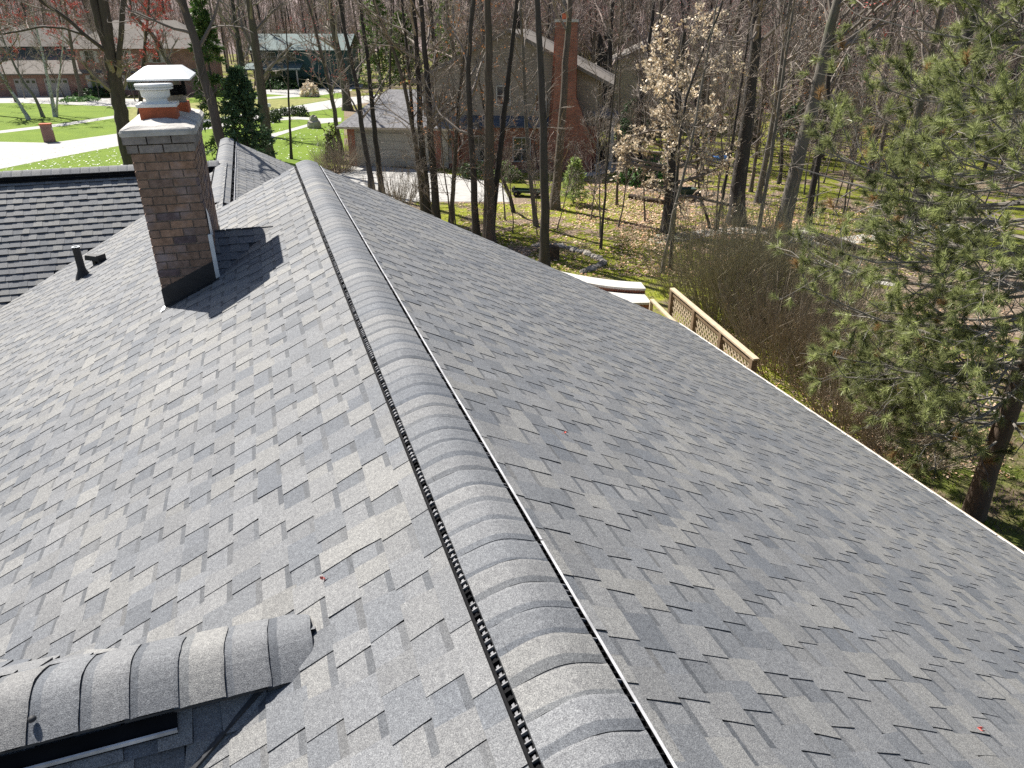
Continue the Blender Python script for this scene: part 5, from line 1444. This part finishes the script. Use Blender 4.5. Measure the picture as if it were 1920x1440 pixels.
# cream house behind the taupe one
c0 = gp(1122, 222)
ch2 = frame_house('cream_house', 'cream gable house with a black chimney partly hidden behind the taupe house', (6.0, 66.0), -6)
m = MB(); m.prism([(0, 0), (12, 0), (12, 4.3), (6.2, 7.0), (0, 4.3)], 0, 11); m.build('wall', [M_TANSID], ch2)
m = MB()
for (xa, za, xb, zb) in ((-0.6, 4.1, 6.2, 7.15), (12.6, 4.1, 6.2, 7.15)):
    m.add([(xa, -0.5, za), (xb, -0.5, zb), (xb, 11.5, zb), (xa, 11.5, za), (xa, -0.5, za - 0.18), (xb, -0.5, zb - 0.18)], Q=[[0, 1, 2, 3], [0, 4, 5, 1]])
m.build('roof', [M_ROOFTAN], ch2)
m = MB(); m.box((1.2, -0.9, 0), (2.2, -0.01, 7.6)); m.build('chimney', [M_DKMETAL], ch2)
window(ch2, 5.0, 6.4, 4.2, 5.4); window(ch2, 5.0, 6.6, 1.0, 2.3)

# ------------------------------------------------------------------ garden things
# lattice railing beside the eave
def onz(x, y, z): return gp(x, y, z)
ra, rb_ = onz(1262, 541, 1.80), onz(1414, 669, 1.80)
d = rb_ - ra; L = np.linalg.norm(d)
rl = empty('lattice_railing', (ra[0], ra[1], 0), atan2(d[1], d[0])); tag(rl, 'tan wooden railing with diagonal lattice panels behind the roof eave', 'railing')
m = MB(); m.box((-0.06, -0.065, 1.76), (L + 0.1, 0.065, 1.80)); m.build('top_rail', [M_LATT], rl)
for za, zb in ((1.63, 1.70), (0.72, 0.80)):
    m = MB(); m.box((0, -0.03, za), (L, 0.03, zb)); m.build('rail', [M_POST], rl)
np_ = 3
for k in range(np_ + 1):
    x = L * k / np_
    m = MB(); m.box((x - 0.06, -0.06, 0), (x + 0.06, 0.06, 1.759)); m.build('post', [M_POST], rl)
for k in range(np_):
    m = MB(); a, b = L * k / np_ + 0.13, L * (k + 1) / np_ - 0.07; z0, z1 = 0.80, 1.63
    for sg in (-1, 1):
        c = a - 1.0
        while c < b + 1.0:
            # line x = c + sg*(z - z0)
            P = []
            for zz in np.linspace(z0, z1, 60):
                x = c + sg * (zz - z0) * 0.9
                if a <= x <= b: P.append((x, zz))
            if len(P) > 2:
                yy = 0.006 * sg
                m.bar((P[0][0], yy, P[0][1]), (P[-1][0], yy, P[-1][1]), 0.009, 0.034, up=(0, 1, 0)) if False else m.bar((P[0][0], yy, P[0][1]), (P[-1][0], yy, P[-1][1]), 0.034, 0.009, up=(0, 1, 0))
            c += 0.15
    m.build('lattice_panel', [M_LATT], rl)
# lower rail piece running towards the bench
a, b = onz(1222, 562, 1.25), onz(1258, 598, 1.25)
m = MB(); m.bar(a, b + (b - a) * 0.4, 0.11, 0.04); m.bar(a - np.array([0, 0, .62]), a, 0.09, 0.09, up=(0, 1, 0)); mm = m.build('stair_rail', [M_LATT]); tag(mm, 'low plain tan handrail between the stone ledges and the lattice railing', 'handrail')
# curved brick seat wall with pale stone copings, two tiers
def ledge(name, label, outer, inner, z, hb, th=0.06):
    r = empty(name, tuple(gp(*outer[0], z) * np.array([1, 1, 0]))); tag(r, label, 'garden wall')
    b0 = np.array(r.location)
    def arc(pts, n=14):
        P = np.array([gp(x, y, z) for x, y in pts]); t = np.linspace(0, 2, n)
        return np.stack([P[0] * ((t_ - 1) * (t_ - 2) / 2) + P[1] * (-t_ * (t_ - 2)) + P[2] * (t_ * (t_ - 1) / 2) for t_ in t])
    A, B = arc(outer) - b0, arc(inner) - b0
    n = len(A)
    def solid(A, B, z1, z0, m):
        mb = MB()
        V = np.concatenate([np.c_[A[:, :2], np.full(n, z1)], np.c_[B[:, :2], np.full(n, z1)], np.c_[A[:, :2], np.full(n, z0)], np.c_[B[:, :2], np.full(n, z0)]])
        Q = []
        for i in range(n - 1):
            Q += [[i, i + 1, n + i + 1, n + i], [2 * n + i, 3 * n + i, 3 * n + i + 1, 2 * n + i + 1], [i, 2 * n + i, 2 * n + i + 1, i + 1], [n + i, n + i + 1, 3 * n + i + 1, 3 * n + i]]
        Q += [[0, n, 3 * n, 2 * n], [n - 1, 3 * n - 1, 4 * n - 1, 2 * n - 1]]
        mb.add(V, Q=Q); return mb
    k = n // 2
    solid(A, B, z, z - th, None).build('coping', [M_LIME], r)
    c = (A + B) / 2
    solid(c + (A - c) * 0.82, c + (B - c) * 0.82, z - th - 0.001, z - hb, None).build('brick_base', [M_NBRICK], r)
    # joint lines between slabs
    return r
ledge('seat_wall', 'curved pale stone topped seat wall, upper tier above the moss', [(1044, 507), (1125, 522), (1202, 529)], [(1060, 520), (1130, 535), (1211, 541)], 1.15, 1.15)
ledge('seat_wall', 'pale stone step ledge just below the curved seat wall', [(1100, 541), (1150, 548), (1208, 551)], [(1112, 562), (1160, 567), (1221, 567)], 1.0, 1.0)
# brick mailbox pier by the street
g0 = gp(94, 266)
mbx = empty('mailbox_pier', tuple(g0), radians(20)); tag(mbx, 'brick mailbox pier on the lawn edge by the street', 'mailbox')
m = MB(); m.box((-0.36, -0.3, 0), (0.36, 0.3, 1.28)); m.build('brick_pier', [M_FBRICK], mbx)
m = MB(); m.box((-0.40, -0.34, 1.28), (0.40, 0.34, 1.36)); m.build('cap', [M_TERRA], mbx)
m = MB(); m.box((0.362, -0.12, 0.85), (0.39, 0.12, 1.05)); m.build('mail_door', [M_WHITEP], mbx)
g0 = gp(506, 223)
pb = empty('post_mailbox', tuple(g0)); tag(pb, 'white mailbox on a dark post by the boxwoods', 'mailbox')
m = MB(); m.box((-0.08, -0.08, 0), (0.08, 0.08, 1.1)); m.build('post', [M_WOOD], pb)
m = MB(); m.prism([(-0.45, 1.1), (0.25, 1.1), (0.25, 1.32), (0.16, 1.42), (-0.36, 1.42), (-0.45, 1.32)], -0.14, 0.14); m.build('box', [M_WHITEP], pb)
g0 = gp(590, 240)
lr = MB(); lr.lathe([(0.55, -0.1), (0.62, 0.25), (0.55, 0.55), (0.40, 0.62), (0.37, 0.75), (0.30, 0.98), (0.14, 1.05), (0.0, 1.06)], 14)
rk = np.random.default_rng(3)
lr.V[0] = lr.V[0] * (1 + rk.normal(0, 0.05, lr.V[0].shape)) * np.array([1.0, 0.8, 1.0])
tag(lr.build('lawn_boulder', [M_STONE], loc=tuple(g0), smooth=False), 'grey boulder standing on the lawn beside the front walk', 'boulder')

def rock(px, r, seed, label, group=None, name='stone', cat='stone'):
    rg = np.random.default_rng(seed); m = MB()
    m.lathe([(r * 0.8, -0.05), (r, r * 0.25), (r * 0.85, r * 0.55), (r * 0.45, r * 0.75), (0.0, r * 0.8)], 9)
    m.V[0] = m.V[0] * (1 + rg.normal(0, 0.10, m.V[0].shape)) * np.array([1.25, 0.85, 1.0])
    o = m.build(name, [M_STONE], loc=tuple(gp(*px)), rotz=rg.uniform(0, 6.28)); return tag(o, label, cat, group)
edge = [(1003, 462), (1012, 461), (1021, 461), (1031, 461), (1041, 462), (1051, 463), (1060, 465), (1068, 467), (1076, 470), (1084, 472), (1092, 474), (1100, 477), (1107, 480), (1114, 483), (1121, 486), (1127, 489), (1131, 493), (1128, 497), (1122, 500), (1115, 503), (1108, 506), (1101, 509), (1094, 511)]
for i, p in enumerate(edge):
    rock(p, 0.13 + 0.03 * (i % 3), 40 + i, 'small field stone set in the curved edging row on the moss', 'stones of the curved edging')
rock((1511, 439), 0.34, 81, 'pale round boulder on the path bank beside the leaning oak', name='boulder', cat='boulder')
rock((1500, 437), 0.26, 82, 'reddish flat boulder next to the pale round one', name='boulder', cat='boulder')
rock((1478, 456), 0.30, 83, 'pale boulder at the foot of the leaning oak', name='boulder', cat='boulder')
rock((1513, 463), 0.36, 84, 'grey wedge shaped boulder on the near path edge', name='boulder', cat='boulder')
# stump by the dark trunk
m = MB(); m.lathe([(0.30, -0.1), (0.26, 0.1), (0.25, 0.42), (0.22, 0.52), (0.0, 0.53)], 12); tag(m.build('tree_stump', [M_LOGW], loc=tuple(gp(1036, 486))), 'dark stump beside the very dark straight trunk', 'stump')
a, b = gp(1532, 452), gp(1622, 478); a[2] = b[2] = 0.16
m = MB(); m.tubes(np.stack([a, a * 0.7 + b * 0.3 + np.array([0, 0, .03]), a * 0.3 + b * 0.7, b]), np.array([0.2, 0.19, 0.16, 0.11]), 9, cap=True)
tag(m.build('fallen_log', [M_LOGW], smooth=True), 'long dark fallen log lying along the gravel path', 'log')
a, b = gp(1533, 522), gp(1612, 536); a[2] = b[2] = 0.14
m = MB(); m.bar(a, b, 0.16, 0.26); tag(m.build('timber_edging', [M_WOOD]), 'brown timber edging board at the path bend', 'timber')
a, b = gp(1180, 372), gp(1255, 385); a[2] = b[2] = 0.12
m = MB(); m.tubes(np.stack([a, (a + b) / 2, b]), np.array([0.14, 0.13, 0.09]), 8, cap=True); tag(m.build('fallen_log', [M_LOGW], smooth=True), 'short fallen log under the rusty leaves of the beech', 'log')
# blue covered table in the woods
g0 = gp(1342, 310)
bt = empty('blue_table', tuple(g0), radians(-6)); tag(bt, 'low table under a bright blue cover out in the woods', 'table')
m = MB(); m.box((-0.72, -0.4, 0.50), (0.72, 0.4, 0.56)); m.box((-0.73, -0.41, 0.34), (0.73, -0.40, 0.555)); m.box((-0.73, 0.40, 0.34), (0.73, 0.41, 0.555)); m.box((0.72, -0.41, 0.36), (0.73, 0.41, 0.555)); m.box((-0.73, -0.41, 0.36), (-0.72, 0.41, 0.555)); m.build('cover', [M_BLUE], bt)
for sx in (-0.6, 0.6):
    for sy in (-0.3, 0.3):
        m = MB(); m.box((sx - 0.03, sy - 0.03, 0), (sx + 0.03, sy + 0.03, 0.5)); m.build('leg', [M_WOOD], bt)
# green wheelbarrow among the saplings, dark green garden cart by the pine
def barrow(name, label, px, rz, s=1.0):
    r = empty(name, tuple(gp(*px)), rz); r.scale = (s, s, s); tag(r, label, 'wheelbarrow')
    m = MB()
    m.add([(-0.38, -0.25, 0.32), (0.30, -0.22, 0.28), (0.30, 0.22, 0.28), (-0.38, 0.25, 0.32), (-0.58, -0.36, 0.62), (0.52, -0.33, 0.60), (0.52, 0.33, 0.60), (-0.58, 0.36, 0.62)],
          Q=[[3, 2, 1, 0], [0, 1, 5, 4], [1, 2, 6, 5], [2, 3, 7, 6], [3, 0, 4, 7]]); m.build('tray', [M_GREENP], r)
    m = MB()
    for sy in (-0.24, 0.24):
        m = MB(); m.tubes(np.array([[0.75, sy * 0.3, 0.2], [0.2, sy * 0.9, 0.27], [-0.5, sy, 0.30], [-1.05, sy * 1.15, 0.55]]), np.full(4, 0.018), 6); m.build('handle', [M_WOOD], r)
    for sy in (-0.22, 0.22):
        m = MB(); m.bar((-0.35, sy, 0.30), (-0.45, sy * 1.1, 0), 0.03, 0.03); m.build('leg', [M_RUBBER], r)
    m = MB(); rot = [[1, 0, 0], [0, 0, 1], [0, -1, 0]]
    m.lathe([(0.05, -0.03), (0.16, -0.05), (0.2, -0.03), (0.2, 0.03), (0.16, 0.05), (0.05, 0.03)], 18, o=(0.75, 0, 0.2), axis=rot); m.build('wheel', [M_RUBBER], r, smooth=True)
    return r
barrow('wheelbarrow', 'dark green wheelbarrow standing among saplings behind the beech', (1284, 374), radians(15), 0.95)
def cart():
    r = empty('garden_cart', tuple(gp(988, 368)), radians(-14)); tag(r, 'long low dark green garden cart behind the slender trunk', 'cart')
    m = MB(); m.box((-0.75, -0.3, 0.22), (0.65, 0.3, 0.26)); m.box((-0.75, -0.3, 0.26), (-0.72, 0.3, 0.45)); m.box((-0.75, -0.32, 0.26), (0.65, -0.29, 0.36)); m.box((-0.75, 0.29, 0.26), (0.65, 0.32, 0.36)); m.build('bed', [M_GREENP], r)
    rot = [[1, 0, 0], [0, 0, 1], [0, -1, 0]]
    for sx in (-0.5, 0.5):
        for sy in (-0.36, 0.36):
            m = MB(); m.lathe([(0.03, -0.03), (0.15, -0.03), (0.16, 0.0), (0.15, 0.03), (0.03, 0.03)], 16, o=(sx, sy, 0.16), axis=rot); m.build('wheel', [M_RUBBER], r, smooth=True)
    m = MB(); m.tubes(np.array([[0.65, 0, 0.24], [1.0, 0, 0.25], [1.2, 0, 0.5]]), np.full(3, 0.02), 6); m.build('handle', [M_RUBBER], r)
cart()
m = MB(); m.lathe([(0.0, 0.0), (0.15, 0.0), (0.20, 0.38), (0.22, 0.40), (0.19, 0.40), (0.16, 0.30), (0.0, 0.30)], 18); tag(m.build('flower_pot', [M_WHITEP], loc=tuple(gp(1119, 322)), smooth=True), 'white flower pot at the foot of the brick chimney', 'flower pot')
# small red maple flowers dropped on the roof
def roof_bit(px, side, seed, label):
    r = ray(*px); a = np.array([r[0] * cos(TH) + r[1] * sin(TH), -r[0] * sin(TH) + r[1] * cos(TH), r[2]])
    s = SL if side < 0 else -SR
    t = (ZR - H - s * XR) / (a[2] - s * a[0]); q = a * t + np.array([0, 0, H])
    wv = np.array([q[0] * cos(TH) - q[1] * sin(TH), q[0] * sin(TH) + q[1] * cos(TH), q[2] + 0.012])
    rg = np.random.default_rng(seed); m = MB()
    for k in range(7):
        d = rg.normal(0, 0.006, 3); e = rg.normal(0, 0.005, 3); c = rg.normal(0, 0.007, 3); c[2] = abs(c[2]) * 0.6
        m.quads([[c - d, c + e, c + d, c - e]], 0)
    tag(m.build('maple_flower', [M_BUD], loc=tuple(wv)), label, 'flower')
roof_bit((1060, 815), 1, 1, 'orange red maple flower lying alone on the long roof slope')
roof_bit((608, 1090), -1, 2, 'red maple flower on the sunlit slope above the cross gable')
roof_bit((1838, 1370), 1, 3, 'tiny orange flower low on the shingles by the frame corner')

scene.cycles.use_denoising = False
scene.cycles.max_bounces = 6
scene.cycles.diffuse_bounces = 3
scene.cycles.transparent_max_bounces = 8
